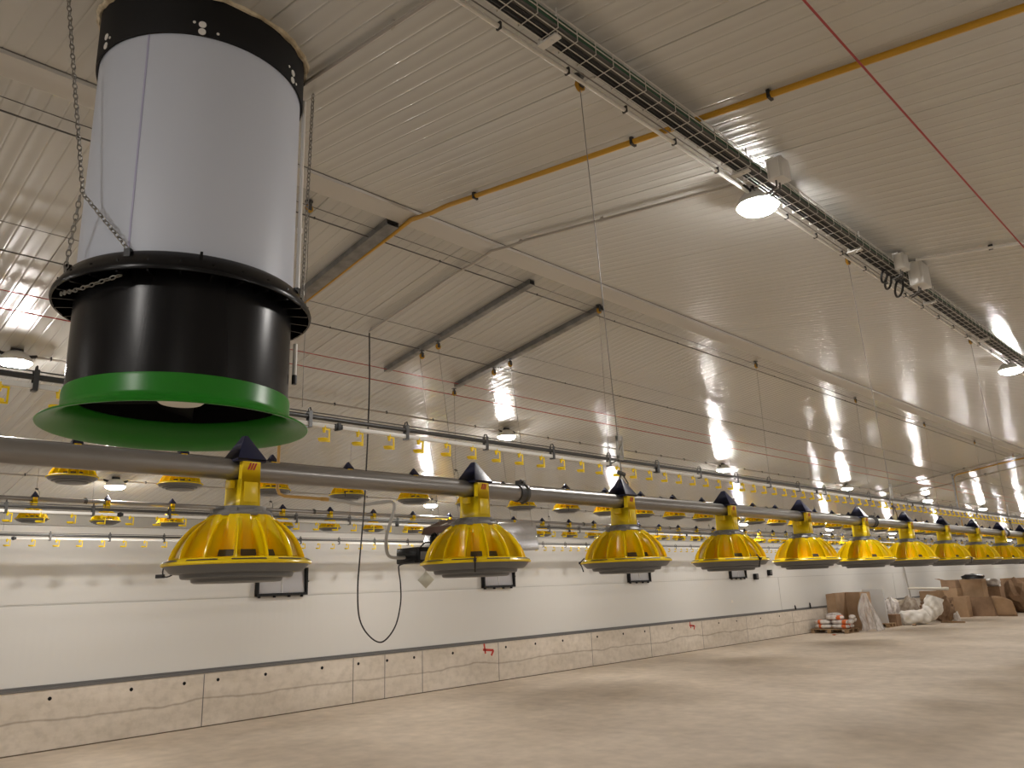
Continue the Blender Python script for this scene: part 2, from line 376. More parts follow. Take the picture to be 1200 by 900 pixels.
# other walls
def plain_wall(name, x0, x1, y0, y1):
    b = MB(); b.box(x0, x1, y0, y1, 0, RIDGE_Z + 0.15); structure(b.build(name, M['wall'], smooth=False))
plain_wall('wall_right', RIGHT_X, RIGHT_X + 0.15, Y0, Y1)
plain_wall('wall_back', WALL_X - 0.2, RIGHT_X + 0.15, Y0 - 0.15, Y0)
plain_wall('wall_front', WALL_X - 0.2, RIGHT_X + 0.15, Y1, Y1 + 0.15)

# ------------------------------------------------------------------ lamps
def lamp_proto():
    t = thing('ceiling_lamp', '', 'lamp')
    b = MB(); b.lathe([(0, 0.075), (0.05, 0.075), (0.072, 0.062), (0.098, 0.03), (0.108, 0.006), (0.108, 0.0), (0.098, -0.002), (0, 0.0)], 24)
    b.build('housing', M['box_white'], t)
    b = MB(); b.lathe([(0.100, 0.0), (0.098, -0.009), (0.084, -0.023), (0.055, -0.033), (0.024, -0.037), (0, -0.038)], 18)
    b.build('diffuser', M['diffuser'], t)
    b = MB(); b.tube([(0, 0.07, 0.05), (0, 0.13, 0.065)], 0.012, 8); b.tube([(0, -0.07, 0.05), (0, -0.13, 0.065)], 0.012, 8)
    b.box(-0.012, 0.012, -0.04, 0.04, 0.07, 0.10)
    b.build('cable_gland', M['tie_black'], t)
    return t
lp = lamp_proto(); lk = kids_of(lp)
rows = [(-1.58, 1.80, [-6.0 + 0.0, -1.5, 3.45, 8.42, 13.4, 18.4, 23.4, 28.4, 33.4, 38.4, 43.4, 48.4, 53.4, 58.4], 'beside the cable tray'),
        (-6.17, 1.668, [-3.5, 1.28, 6.19, 11.02, 15.85, 20.7, 25.5, 30.4, 35.2, 40.1, 44.9, 49.8, 54.6, 59.5], 'on the far roof slope'),
        (-9.09, 1.231, [-1.8, 2.98, 7.45, 12.1, 16.9, 21.7, 26.5, 31.3, 36.1, 40.9, 45.7, 50.5, 55.3, 60.1], 'close to the white side wall'),
        (2.2, 1.26, [-1.5, 3.5, 8.4, 13.4, 18.4, 23.4, 28.4, 38.4, 48.4], 'on the near roof slope by the right wall')]
first = True
LAMPZ = {}
for ri, (x, z, yl, where) in enumerate(rows):
    zz = ceil_z(x) - 0.10
    LAMPZ[ri] = zz
    vis = 0
    for y in yl:
        lab = None
        if y < 0.5 or x > 0: lab = 'ceiling lamp ' + where + ', outside the photo'
        else:
            lab = (ORD[vis] + ' lit round ceiling lamp ' + where + ' from the camera') if vis < 6 else 'small lit ceiling lamp ' + where + ', far down the house'
            vis += 1
        g = 'ceiling lamps ' + where
        if first: o = lp; o.location = (x, y, zz); o['label'] = lab; first = False
        else: o = copy_tree(lp, (x, y, zz), lab, lk)
        o['group'] = g
# conduits feeding the lamp rows
def conduit(name, label, pts, r, mt, clip=None, group=None, cat='conduit', n=8, clipmat='tie_black'):
    b = MB(); b.tube(pts, r, n)
    if not clip: return tag(b.build(name, mt), label, cat, group)
    t = thing(name, label, cat, pts[0], group)
    o = b.build('tube', mt, t); o.matrix_parent_inverse = Matrix.Translation(-Vector(pts[0]))
    for p in clip:
        q = MB(); p = Vector(p)
        q.box(p.x - r * 1.2, p.x + r * 1.2, p.y - r * 0.45, p.y + r * 0.45, p.z - r * 1.2, p.z + r * 2.0)
        o = q.build('clip', M[clipmat], t); o.matrix_parent_inverse = Matrix.Translation(-Vector(pts[0]))
    return t
cx, cz = -1.582, ceil_z(-1.592) - 0.054
conduit('lamp_conduit', 'long white conduit tube running beside the cable tray', [(cx, Y0, cz), (cx, 60, cz)], 0.0088, M['white_plastic'], [(cx, 1.62 + 0.36 * i, cz) for i in range(40)])
for ri, nm in ((1, 'white lamp conduit on the far roof slope through the lamp row'), (2, 'white lamp conduit nearest the white side wall')):
    x = rows[ri][0]; z = ceil_z(x) - 0.04
    conduit('lamp_conduit', nm, [(x, Y0, z), (x, 60, z)], 0.009, M['conduit_grey'], [(x, 0.9 + 0.6 * i, z) for i in range(40)])

# ------------------------------------------------------------------ ventilation chimney
CX, CY = -2.629, 1.049
def ch():
    t = thing('ventilation_chimney', 'large white ventilation chimney with black collars and green bell mouth', 'ventilation chimney', (CX, CY, 0))
    z = lambda v: v + H
    b = MB(); b.lathe([(0.350, z(1.035)), (0.358, z(1.035)), (0.358, z(1.90)), (0.350, z(1.90))], 96, closed=True)
    sh = b.build('shaft', M['white_shaft'], t)
    a = math.radians(-2)
    # vertical seam on the shaft, left of centre from the camera
    u = Vector((-math.cos(math.radians(21.75)), math.sin(math.radians(21.75)), 0)); pr = Vector((u.y, -u.x, 0))
    if pr.y < 0: pr = -pr
    def on(ang, r, zz):      # ang 0 faces the camera, + to the image right
        d = -u * math.cos(ang) + pr * math.sin(ang); return Vector((d.x * r, d.y * r, zz))
    sa = math.radians(-31)
    b = MB(); b.bar(on(sa, 0.3585, z(1.0)), on(sa, 0.3585, z(1.868)), 0.006, 0.003, up=on(sa, 1, 0))
    b.build('seam_strip', M['seam_blue'], sh)
    b = MB(); b.lathe([(0.360, z(1.865)), (0.367, z(1.865)), (0.369, z(1.875)), (0.369, z(2.16)), (0.360, z(2.16))], 96, closed=True)
    co = b.build('roof_collar', M['black_matt'], t)
    for ad, zl in ((-62, (1.916, 1.880)), (-3.1, (1.9055, 1.8715 + 0.006)), (55.4, (1.908, 1.878)), (51, (1.9175,)), (-7.2, (1.910,)), (4.8, (1.8825,)), (-58, (1.90,)), (60, (1.872 + 0.01,))):
        for i, zz in enumerate(zl):
            big = len(zl) > 1
            b = MB(); p = on(math.radians(ad), 0.368, z(zz)); b.disc(p, on(math.radians(ad), 1, 0), 0.0125 if big else 0.005, 0.003, 14)
            o = b.build('bolt_cap', M['white_plastic'], co); o['label'] = 'pale round bolt cap'
    # foam bead where the chimney meets the roof
    b = MB(); pts = []; rr = []
    rnd = random.Random(3)
    for i in range(72):
        aa = 2 * PI * i / 72; r = 0.374 + rnd.uniform(-0.004, 0.006)
        x, y = r * math.cos(aa), r * math.sin(aa)
        pts.append((x, y, ceil_z(CX + x) - 0.004 + rnd.uniform(-0.006, 0.004))); rr.append(rnd.uniform(0.007, 0.015))
    b.tube(pts, rr, 7, closed=True); b.build('foam_seal', M['foam'], t)
    # flange
    b = MB(); b.lathe([(0.359, z(1.052)), (0.384, z(1.052)), (0.392, z(1.046)), (0.424, z(0.998)), (0.4275, z(0.985)), (0.425, z(0.976)), (0.418, z(0.976)), (0.416, z(0.992)), (0.385, z(1.02)), (0.359, z(1.02))], 96, closed=True)
    fl = b.build('flange', M['black_plastic'], t)
    for i in range(28):
        aa = 2 * PI * i / 28; ca, sa2 = math.cos(aa), math.sin(aa)
        b = MB(); b.bar((0.352 * ca, 0.352 * sa2, z(0.995)), (0.419 * ca, 0.419 * sa2, z(0.99)), 0.006, 0.04)
        b.build('flange_rib', M['black_plastic'], fl, smooth=False)
    for ad in (-66, -27, 62, 100, 4):
        sm_ = 0.4 if ad == 4 else 1.0
        p0, p1 = on(math.radians(ad), 0.389, z(1.035)), on(math.radians(ad), 0.406, z(1.035))
        b = MB(); b.bar(p0, p1, 0.020 * sm_, 0.035); b.build('clip', M['black_plastic'], fl, smooth=False)
    # duct
    b = MB(); b.lathe([(0.348, z(0.63)), (0.3555, z(0.63)), (0.3555, z(1.03)), (0.348, z(1.03))], 96, closed=True)
    b.build('duct', M['black_plastic'], t)
    b = MB(); b.lathe([(0.347, z(0.64)), (0.347, z(0.99)), (0.0, z(0.99))], 64); b.build('duct_lining', M['inner_black'], t)
    # bell mouth
    b = MB(); b.lathe([(0.3555, z(0.668)), (0.360, z(0.668)), (0.362, z(0.660)), (0.362, z(0.612)), (0.366, z(0.600)), (0.380, z(0.588)), (0.424, z(0.569)), (0.428, z(0.565)), (0.426, z(0.5615)), (0.410, z(0.5645)), (0.375, z(0.580)), (0.353, z(0.600)), (0.343, z(0.64)), (0.343, z(0.655))], 128, closed=True)
    b.build('bell_mouth', M['green'], t)
    # fan
    b = MB(); b.lathe([(0, z(0.655)), (0.07, z(0.655)), (0.078, z(0.662)), (0.078, z(0.68)), (0.05, z(0.72)), (0, z(0.72))], 32)
    fm = b.build('fan_hub', M['white_plastic'], t)
    for i in range(5):
        aa = 2 * PI * i / 5 + 0.35
        R3 = Matrix.Rotation(aa, 4, 'Z')
        b = MB()
        def fn(s, q):
            r = 0.07 + 0.26 * s; wv = (q - 0.5) * (0.12 + 0.05 * s); ti = 0.55 - 0.25 * s
            return R3 @ Vector((r, wv * math.cos(ti), z(0.70) + wv * math.sin(ti)))
        b.grid(6, 4, fn); o = b.build('fan_blade', M['inner_black'], t)
        sm = o.modifiers.new('thickness', 'SOLIDIFY'); sm.thickness = 0.005
    # control rod on the right side
    q = on(math.radians(88), 0.376, 0)
    b = MB(); b.tube([(q.x, q.y, z(1.0)), (q.x, q.y, z(1.93))], 0.008, 8); b.tube([(q.x, q.y, z(1.35)), (q.x, q.y, z(1.37))], 0.011, 8)
    b.build('control_rod', M['white_plastic'], t)
    b = MB(); b.tube([(q.x, q.y, z(0.775)), (q.x, q.y, z(0.90))], 0.008, 8); b.build('rod_end', M['white_plastic'], t)
    b = MB(); b.tube([(q.x, q.y, z(0.745)), (q.x, q.y, z(0.78))], 0.0095, 8)
    b.build('rod_tip', M['tie_black'], t)
    return t, on
chim, ON = ch()
CV = Vector((CX, CY, 0))
def chain(pts, label, link=0.025):
    P = [Vector(p) for p in pts]; b = MB()
    seg = []
    for a_, b_ in zip(P[:-1], P[1:]):
        n = max(1, int(round((b_ - a_).length / (link * 0.78))))
        for i in range(n): seg.append((a_.lerp(b_, i / n), a_.lerp(b_, (i + 1) / n)))
    for i, (p, q) in enumerate(seg):
        d = (q - p).normalized(); m0 = (p + q) / 2
        u = d.orthogonal().normalized(); v = d.cross(u); tw = 0.6 + (PI / 2 if i % 2 else 0)
        s = u * math.cos(tw) + v * math.sin(tw)
        ring = []
        for k in range(10):
            a = 2 * PI * k / 10
            ring.append(m0 + d * (math.cos(a) * link * 0.5) + s * (math.sin(a) * link * 0.27))
        b.tube(ring, 0.0021, 5, closed=True)
    return tag(b.build('steel_chain', M['chain']), label, 'chain')
r1 = CV + ON(math.radians(-27), 0.40, H + 1.05)
r2 = CV + ON(math.radians(-66), 0.405, H + 1.02)
jn = CV + ON(math.radians(-50), 0.432, H + 1.255)
tp = Vector((-2.60, 0.545, ceil_z(-2.60) - 0.01))
chain([tp, jn, r1], 'steel chain from the roof to the front left of the chimney flange')
chain([jn + Vector((0, -0.006, -0.01)), r2], 'short steel chain branch dropping to the left of the chimney flange')
c0 = CV + ON(math.radians(-29), 0.40, H + 0.966); c1 = CV + ON(math.radians(-72), 0.40, H + 0.968)
lo = [CV + ON(math.radians(-29 - 43 * i / 8), 0.40, H + 0.966 - 0.022 * math.sin(PI * i / 8)) for i in range(9)]
chain(lo, 'loose steel chain slung under the left rim of the chimney flange', 0.022)
rr0 = CV + ON(math.radians(97), 0.405, H + 1.045); rt = Vector((-2.575, 1.488, ceil_z(-2.575) - 0.01))
chain([rt, rr0], 'steel chain on the right side of the chimney up to the roof')

# ------------------------------------------------------------------ feeder pans
PS = 0.92
def pan_parts():
    P = {}
    # grey stepped tray
    b = MB(); b.lathe([(0, 0.0), (0.086, 0.0), (0.091, 0.002), (0.093, 0.0085), (0.110, 0.009), (0.113, 0.011), (0.115, 0.0185), (0.131, 0.0195), (0.135, 0.022), (0.144, 0.032), (0.148, 0.036), (0.144, 0.037), (0.130, 0.03), (0, 0.018)], 56)
    P['pan_tray'] = (b.mesh('pan_tray', M['tray_grey'], ang=25), None)
    # yellow rim ring
    b = MB(); b.lathe([(0.144, 0.034), (0.1505, 0.0345), (0.1525, 0.037), (0.151, 0.040), (0.142, 0.0465), (0.136, 0.048), (0.131, 0.045), (0.137, 0.036)], 56, closed=True)
    b.cur = 1
    for i in range(10):
        a0 = 2 * PI * (i + 0.14) / 10; a1 = 2 * PI * (i + 0.86) / 10; n = 8; vs = []
        for k in range(n + 1):
            a = a0 + (a1 - a0) * k / n
            for r, z in ((0.1495, 0.0420), (0.1458, 0.0446)): vs.append((r * math.cos(a), r * math.sin(a), z))
        b.add(vs, [(2 * k, 2 * k + 2, 2 * k + 3, 2 * k + 1) for k in range(n)])
    P['rim'] = (b.mesh('rim', [M['yellow_stem'], M['slot']], ang=40), None)
    # grille dome: recessed body, scalloped at the top, thin fins outside
    NF = 14; ph = -0.04
    prof = [(0.062, 0.139), (0.068, 0.1385), (0.082, 0.129), (0.097, 0.114), (0.110, 0.098), (0.120, 0.082), (0.127, 0.066), (0.131, 0.052), (0.135, 0.045)]
    DEP = [0, 0.002, 0.010, 0.021, 0.031, 0.038, 0.041, 0.038, 0.0]
    CLEFT = [0.0, 0.010, 0.009, 0.005, 0.003, 0.002, 0, 0, 0]
    def rf(r, z, a, i):
        u = ((a - ph) * 7 / (2 * PI)) % 1.0          # 0 at a cleft, 0.5 at a middle fin
        dc = min(u, 1 - u); dm = abs(u - 0.5)
        t = min(dc, dm) * 4                             # 0 at a fin, 1 halfway between
        flat = 1.0 if t > 0.38 else t / 0.38
        return r - DEP[i] * flat - CLEFT[i] * max(0.0, 1 - dc / 0.16)
    b = MB(); b.lathe(prof, NF * 12, rfun=rf)
    for f in range(NF):
        a = 2 * PI * f / NF + ph; ca, sa = math.cos(a), math.sin(a); tx, ty = -sa * 0.0014, ca * 0.0014
        po = [(0.078, 0.127), (0.096, 0.116), (0.112, 0.099), (0.124, 0.082), (0.1325, 0.066), (0.1375, 0.052), (0.1385, 0.044)] if f % 2 == 0 else [(0.084, 0.126), (0.103, 0.112), (0.117, 0.096), (0.1275, 0.080), (0.1345, 0.064), (0.138, 0.051), (0.1385, 0.044)]
        vs = []; fs = []
        for (r, z) in po:
            for rr in (r - 0.036, r):
                vs += [(rr * ca + tx, rr * sa + ty, z), (rr * ca - tx, rr * sa - ty, z)]
        for k in range(len(po) - 1):
            o = 4 * k
            fs += [(o, o + 4, o + 6, o + 2), (o + 1, o + 3, o + 7, o + 5), (o + 2, o + 6, o + 7, o + 3)]
        b.add(vs, fs)
    b.cur = 1
    for f in range(NF):
        if f % 4 > 1: continue
        a0 = 2 * PI * (f + 0.5) / NF + ph - 0.16; a1 = a0 + 0.32; vs = []
        for k in range(7):
            a = a0 + (a1 - a0) * k / 6
            for r, z in ((0.102, 0.049), (0.0945, 0.064)): vs.append((r * math.cos(a), r * math.sin(a), z))
        b.add(vs, [(2 * k, 2 * k + 2, 2 * k + 3, 2 * k + 1) for k in range(6)])
    P['dome'] = (b.mesh('dome', [M['yellow'], M['slot']], ang=28), None)
    # grey collar
    b = MB(); b.lathe([(0.03, 0.135), (0.066, 0.136), (0.067, 0.141), (0.060, 0.148), (0.052, 0.150), (0.052, 0.157), (0.03, 0.158)], 28)
    for f in range(7):
        a = 2 * PI * f / 7 + 0.2; ca, sa = math.cos(a), math.sin(a)
        b.bar((0.048 * ca, 0.048 * sa, 0.147), (0.064 * ca, 0.064 * sa, 0.145), 0.014, 0.013)
    P['collar'] = (b.mesh('collar', M['collar_grey'], ang=30), None)
    # yellow neck that clasps the pipe: front and back plates around the pipe
    b = MB()
    b.hexa([(-0.034, -0.0235, 0.155), (0.040, -0.0235, 0.155), (0.040, 0.0235, 0.155), (-0.034, 0.0235, 0.155)],
           [(-0.034, -0.0215, 0.2145), (0.040, -0.0215, 0.2145), (0.040, 0.0215, 0.2145), (-0.034, 0.0215, 0.2145)])
    for x0, x1 in ((0.0235, 0.040), (-0.036, -0.0235)):
        b.hexa([(x0, -0.0215, 0.2145), (x1, -0.0215, 0.2145), (x1, 0.0215, 0.2145), (x0, 0.0215, 0.2145)],
               [(x0, -0.0205, 0.256), (x1, -0.0205, 0.256), (x1, 0.0205, 0.256), (x0, 0.0205, 0.256)])
    b.hexa([(0.0405, -0.016, 0.165), (0.0425, -0.016, 0.165), (0.0425, 0.016, 0.165), (0.0405, 0.016, 0.165)],
           [(0.0395, -0.016, 0.208), (0.0415, -0.016, 0.208), (0.0415, 0.016, 0.208), (0.0395, 0.016, 0.208)])
    b.bar((-0.01, -0.028, 0.205), (0.012, -0.028, 0.205), 0.012, 0.018)
    b.bar((-0.01, 0.028, 0.205), (0.012, 0.028, 0.205), 0.012, 0.018)
    P['neck'] = (b.mesh('neck', M['yellow_stem'], bevel=0.0012), None)
    b = MB()
    for k in range(3):
        y = -0.0075 + 0.0062 * k; x = 0.0408
        b.hexa([(x - 0.001, y - 0.0014 - 0.001, 0.234), (x, y - 0.0014 - 0.001, 0.234), (x, y + 0.0024 - 0.001, 0.234), (x - 0.001, y + 0.0024 - 0.001, 0.234)],
               [(x - 0.001, y + 0.0014 + 0.002, 0.249), (x, y + 0.0014 + 0.002, 0.249), (x, y + 0.0052 + 0.002, 0.249), (x - 0.001, y + 0.0052 + 0.002, 0.249)])
    P['logo_mark'] = (b.mesh('logo_mark', M['red'], smooth=False), 'neck')
    # navy pyramid cap
    b = MB(); zb, zt = 0.258, 0.314
    b.hexa([(-0.040, -0.0335, zb), (0.0425, -0.0335, zb), (0.0425, 0.0335, zb), (-0.040, 0.0335, zb)],
           [(-0.006, -0.004, zt), (0.008, -0.004, zt), (0.008, 0.004, zt), (-0.006, 0.004, zt)])
    b.hexa([(-0.038, -0.032, zb - 0.006), (0.0405, -0.032, zb - 0.006), (0.0405, 0.032, zb - 0.006), (-0.038, 0.032, zb - 0.006)],
           [(-0.040, -0.0335, zb), (0.0425, -0.0335, zb), (0.0425, 0.0335, zb), (-0.040, 0.0335, zb)])
    P['cap'] = (b.mesh('cap', M['navy'], bevel=0.001), None)
    return P
PP = pan_parts()
# the pan is drawn at full size; its height from tray to cap is 0.313
def make_pan(name='feeder_pan'):
    t = thing(name, '', 'feeder pan'); made = {}
    for k, (me, par) in PP.items():
        if par: continue
        o = D.objects.new(k, me); COL.objects.link(o); o.parent = t; made[k] = o
    for k, (me, par) in PP.items():
        if par:
            o = D.objects.new(k, me); COL.objects.link(o); o.parent = made[par]
    return t
pan0 = make_pan(); pk = kids_of(pan0)
# one-mesh version for pans far away
bm = bmesh.new(); far_mats = []
for k, (me, par) in PP.items():
    n0 = len(bm.faces); bm.from_mesh(me)
    bm.faces.ensure_lookup_table()
    for q in me.materials:
        if q not in far_mats: far_mats.append(q)
    for f in bm.faces[n0:]: f.material_index = far_mats.index(me.materials[f.material_index])
far_me = D.meshes.new('feeder_pan_far'); bm.to_mesh(far_me); bm.free()
for q in far_mats: far_me.materials.append(q)
def tie(par, ang, loop=False):
    b = MB(); r = 0.151
    ca, sa = math.cos(ang), math.sin(ang)
    if loop:
        pts = [(r * ca, r * sa, 0.036)]
        for q, zz in ((0.156, 0.045), (0.170, 0.049), (0.183, 0.040), (0.186, 0.026), (0.178, 0.018), (0.162, 0.022), (0.152, 0.032)): pts.append((q * ca, q * sa, zz))
        b.tube(arc(pts, 4), 0.0016, 6)
        b.box(-0.006, 0.012, -0.004, 0.004, -0.004, 0.004, Matrix.Translation((0.189 * ca, 0.189 * sa, 0.020)) @ Matrix.Rotation(ang, 4, 'Z'))
    else:
        b.tube([(0.140 * ca, 0.140 * sa, 0.055), (0.152 * ca, 0.152 * sa, 0.0445), (0.156 * ca, 0.156 * sa, 0.037), (0.151 * ca, 0.151 * sa, 0.028), (0.146 * ca, 0.146 * sa, 0.010)], 0.0022, 6)
        b.box(-0.003, 0.005, -0.004, 0.004, -0.004, 0.004, Matrix.Translation((0.155 * ca, 0.155 * sa, 0.040)) @ Matrix.Rotation(ang, 4, 'Z'))
    o = b.build('cable_tie', M['tie_black'], par); o['label'] = 'black cable tie on the rim'
LINES = [  # x, y of first pan, spacing, tray bottom z, pans, with parts, word
    (-1.60, 0.784, 0.6835, H + 0.030, 24, 24, 'near feed pipe'),
    (-5.45, 1.526, 0.687, H + 0.7405, 50, 24, 'middle feed pipe'),
    (-8.96, 2.18, 0.690, H + 0.800, 78, 14, 'far feed pipe')]
first = True
for li, (x, y0, sp, zb, n, np_, word) in enumerate(LINES):
    extra = [''] * n
    if li == 0:
        extra[0] = ', with a tie loop'; extra[1] = ', with a hanging tie'; extra[2] = ', under the wire yoke'
    start = 0 if li == 0 else -2
    for k in range(start, n):
        if li == 1 and k == -2: continue
        y = y0 + sp * k
        q = k - (0 if li != 1 else 0)
        if k < 0: lab = 'feeder pan on the %s, beyond the left photo edge' % word if li == 1 else 'feeder pan on the %s, beyond the left photo edge' % word
        elif k < 16: lab = '%s yellow feeder pan from the left on the %s%s' % (ORD[k], word, extra[k])
        else: lab = 'small yellow feeder pan on the %s, beyond its sixteenth pan' % word
        loc = (x, y, zb)
        if first: o = pan0; o.location = loc; o['label'] = lab; first = False
        elif k < np_: o = copy_tree(pan0, loc, lab, pk)
        else:
            o = D.objects.new('feeder_pan', far_me); COL.objects.link(o); o.location = loc; tag(o, lab, 'feeder pan')
        o['group'] = 'yellow feeder pans on the ' + word
        o.rotation_euler.z = 0
        if li == 0 and k == 0: tie(o, math.radians(-150) , True)
        if li == 0 and k == 1: tie(o, math.radians(-43))
        if li == 0 and k == 2: tie(o, math.radians(-150))
        if li == 0 and k in (3, 7, 11): tie(o, math.radians(-15))
        if li and k in (3, 7): tie(o, math.radians(-40))
    # the pipe itself
    t = thing('feed_pipe', {0: 'thick galvanised feed pipe in front carrying the nearest pans', 1: 'galvanised feed pipe of the middle row of pans', 2: 'galvanised feed pipe of the row of pans nearest the wall'}[li], 'feed pipe', (x, 0, zb + 0.238))
    b = MB(); b.tube([(0, Y0 + 1, 0), (0, 66, 0)], 0.0230, 20); b.build('tube', M['pipe'], t)
    for i in range(-1, 8):
        yc = 1.655 + 2.734 * i + (0 if li == 0 else 1.0)
        b = MB(); b.lathe([(0.0232, -0.017), (0.0265, -0.017), (0.0265, -0.012), (0.025, -0.008), (0.025, 0.006), (0.029, 0.010), (0.029, 0.016), (0.0232, 0.016)], 24, closed=True)
        b.v = [(p[0], p[2] + yc, p[1]) for p in b.v]
        b.box(-0.009, 0.009, yc - 0.012, yc + 0.014, 0.024, 0.037)
        b.tube([(-0.016, yc, 0.031), (0.016, yc, 0.031)], 0.004, 6)
        b.build('pipe_clamp', M['dark_steel'], t)

# ------------------------------------------------------------------ drinker lines
def cup_mesh():
    b = MB()
    b.lathe([(0, -0.012), (0.007, -0.012), (0.009, 0.0), (0.010, 0.012), (0.012, 0.013), (0.012, 0.026), (0, 0.026)], 10)   # nipple body
    b.hexa([(-0.004, 0.008, 0.004), (0.004, 0.008, 0.004), (0.004, 0.034, 0.004), (-0.004, 0.034, 0.004)], [(-0.004, 0.008, 0.012), (0.004, 0.008, 0.012), (0.004, 0.034, 0.012), (-0.004, 0.034, 0.012)])
    b.box(-0.005, 0.005, 0.028, 0.035, -0.055, 0.012)
    b.hexa([(-0.010, 0.0, -0.060), (0.010, 0.0, -0.060), (0.005, 0.035, -0.060), (-0.005, 0.035, -0.060)], [(-0.010, 0.0, -0.053), (0.010, 0.0, -0.053), (0.005, 0.035, -0.053), (-0.005, 0.035, -0.053)])
    b.lathe([(0, -0.061), (0.018, -0.061), (0.026, -0.055), (0.029, -0.044), (0.026, -0.045), (0.022, -0.053), (0, -0.055)], 16, c=(0, -0.006, 0))
    return b.mesh('drip_cup', M['yellow_stem'], ang=30)
CUP = cup_mesh()
def drinker(x, z, pitch, y0, n, label, bro, reg):
    t = thing('drinker_line', label, 'drinker line', (x, 0, z))
    b = MB(); b.tube([(0, Y0 + 1, 0), (0, 66, 0)], 0.0125, 12); b.tube([(0.004, Y0 + 1, 0.024), (0.004, 66, 0.024)], 0.0035, 6); b.build('support_pipe', M['dark_steel'], t)
    b = MB(); b.box(-0.011, 0.011, Y0 + 1, 66, -0.051, -0.028); b.build('water_pipe', M['white_plastic'], t, bevel=0.003)
    brm = MB()
    brm.bar((0.016, 0, -0.058), (0.016, 0, 0.030), 0.020, 0.004, up=(1, 0, 0)); brm.bar((-0.016, 0, -0.058), (-0.016, 0, 0.030), 0.020, 0.004, up=(1, 0, 0))
    brm.tube([(-0.016, 0, 0.026), (-0.008, 0, 0.046), (0.008, 0, 0.046), (0.016, 0, 0.026)], 0.004, 6)
    brm.box(-0.016, 0.016, -0.010, 0.010, -0.060, -0.052)
    brm = brm.mesh('pipe_bracket', M['dark_steel'], ang=30)
    for i in range(-2, 60):
        o = D.objects.new('pipe_bracket', brm); COL.objects.link(o); o.parent = t; o.location = (0, bro + 0.642 * i, 0)
    rest = MB()
    for i in range(n):
        y = y0 + pitch * i
        if i < 100:
            o = D.objects.new('drip_cup', CUP); COL.objects.link(o); o.parent = t; o.location = (0, y, -0.066)
        else:
            rest.add([(v.co.x, v.co.y + y, v.co.z - 0.066) for v in CUP.vertices], [tuple(p.vertices) for p in CUP.polygons])
    if rest.v:
        o = rest.build('drip_cup_row', M['yellow_stem'], t); o['kind'] = 'stuff'
    for y in reg:
        b = MB(); b.box(-0.014, 0.014, y - 0.025, y + 0.025, -0.052, -0.024); b.box(-0.02, 0.02, y - 0.010, y + 0.010, -0.058, -0.018); b.tube([(0, y - 0.03, -0.04), (0, y + 0.03, -0.04)], 0.012, 8)
        b.build('pipe_connector', M['tie_black'], t, bevel=0.003)
    return t
drinker(-3.57, H + 0.915, 0.214, 0.484, 100, 'near drinker line of dark pipe, white pipe and yellow drip cups', 0.82, (2.28, 5.29, 8.3, 11.3, 14.3))
drinker(-7.20, H + 0.771, 0.232, 1.345, 190, 'middle drinker line passing in front of the far row of pans', 1.56, (2.42, 5.4, 8.4, 11.4))
drinker(-10.10, H + 0.765, 0.245, 2.24, 250, 'drinker line hanging closest to the white side wall', 2.02, (2.30, 5.3, 8.3))

# ------------------------------------------------------------------ pulleys and suspension wires
def pulley_proto():
    t = thing('wire_pulley', '', 'pulley')
    b = MB(); b.lathe([(0, 0.0), (0.024, 0.0), (0.024, -0.004), (0, -0.005)], 14)
    b.tube([(0, 0, 0), (0.004, 0, -0.022)], 0.006, 8); b.bar((0.012, 0, -0.018), (0.012, 0, -0.058), 0.024, 0.003, up=(1, 0, 0)); b.bar((-0.006, 0, -0.018), (-0.006, 0, -0.058), 0.024, 0.003, up=(1, 0, 0))
    b.tube([(-0.010, 0, -0.048), (0.016, 0, -0.048)], 0.004, 8)
    b.build('bracket', M['dark_steel'], t)
    b = MB()
    pr = [(0.008, -0.006), (0.024, -0.006), (0.019, -0.001), (0.019, 0.001), (0.024, 0.006), (0.008, 0.006)]
    b.lathe(pr, 16, closed=True); b.v = [(p[2] + 0.003, p[0], p[1] - 0.048) for p in b.v]
    b.build('wheel', M['pulley'], t)
    return t
pul = pulley_proto(); pulk = kids_of(pul); pulfirst = [True]
def pulley(x, y, z, label, group):
    if pulfirst[0]: o = pul; o.location = (x, y, z); o['label'] = label; pulfirst[0] = False
    else: o = copy_tree(pul, (x, y, z), label, pulk)
    o['group'] = group
def wire(p0, p1, label, group, yoke=None, adj=False, r=0.0018, mt='wire'):
    p0 = Vector(p0); p1 = Vector(p1)
    t = thing('suspension_wire', label, 'suspension wire', p1, group)
    d = p0 - p1
    b = MB(); b.tube([(0, 0, 0), d], r, 5); b.build('wire', M[mt], t)
    if adj:
        b = MB(); z0, z1 = adj
        # flat wire tensioner plate with a slot: two rails and two ends
        for s in (-1, 1): b.box(-0.002, 0.004, s * 0.0135 - 0.004, s * 0.0135 + 0.004, z0, z1)
        b.box(-0.002, 0.004, -0.0175, 0.0175, z1 - 0.016, z1 + 0.002); b.box(-0.002, 0.004, -0.0175, 0.0175, z0 - 0.002, z0 + 0.012)
        b.bar((0.0, -0.012, z0 + 0.02), (0.0, 0.012, z1 - 0.03), 0.008, 0.005)
        b.build('tensioner', M['adjuster'], t, bevel=0.001)
        b = MB(); b.tube(arc([(0, 0.01, z0 + 0.006), (0, -0.008, z0 - 0.002), (0, -0.05, z0 - 0.018)], 4), 0.0022, 6); b.build('wire_end', M['dark_steel'], t)
    if yoke:
        b = MB(); w_ = yoke
        b.tube([(0, -w_ * 0.75, -0.055), (0, -w_ * 0.7, -0.05), (0, 0, 0), (0, w_, -0.035), (0, w_, -0.105)], 0.0026, 6)
        b.tube([(0, -0.014, -0.002), (0, 0.016, -0.008)], 0.008, 8)
        b.build('yoke', M['dark_steel'], t)
    return t
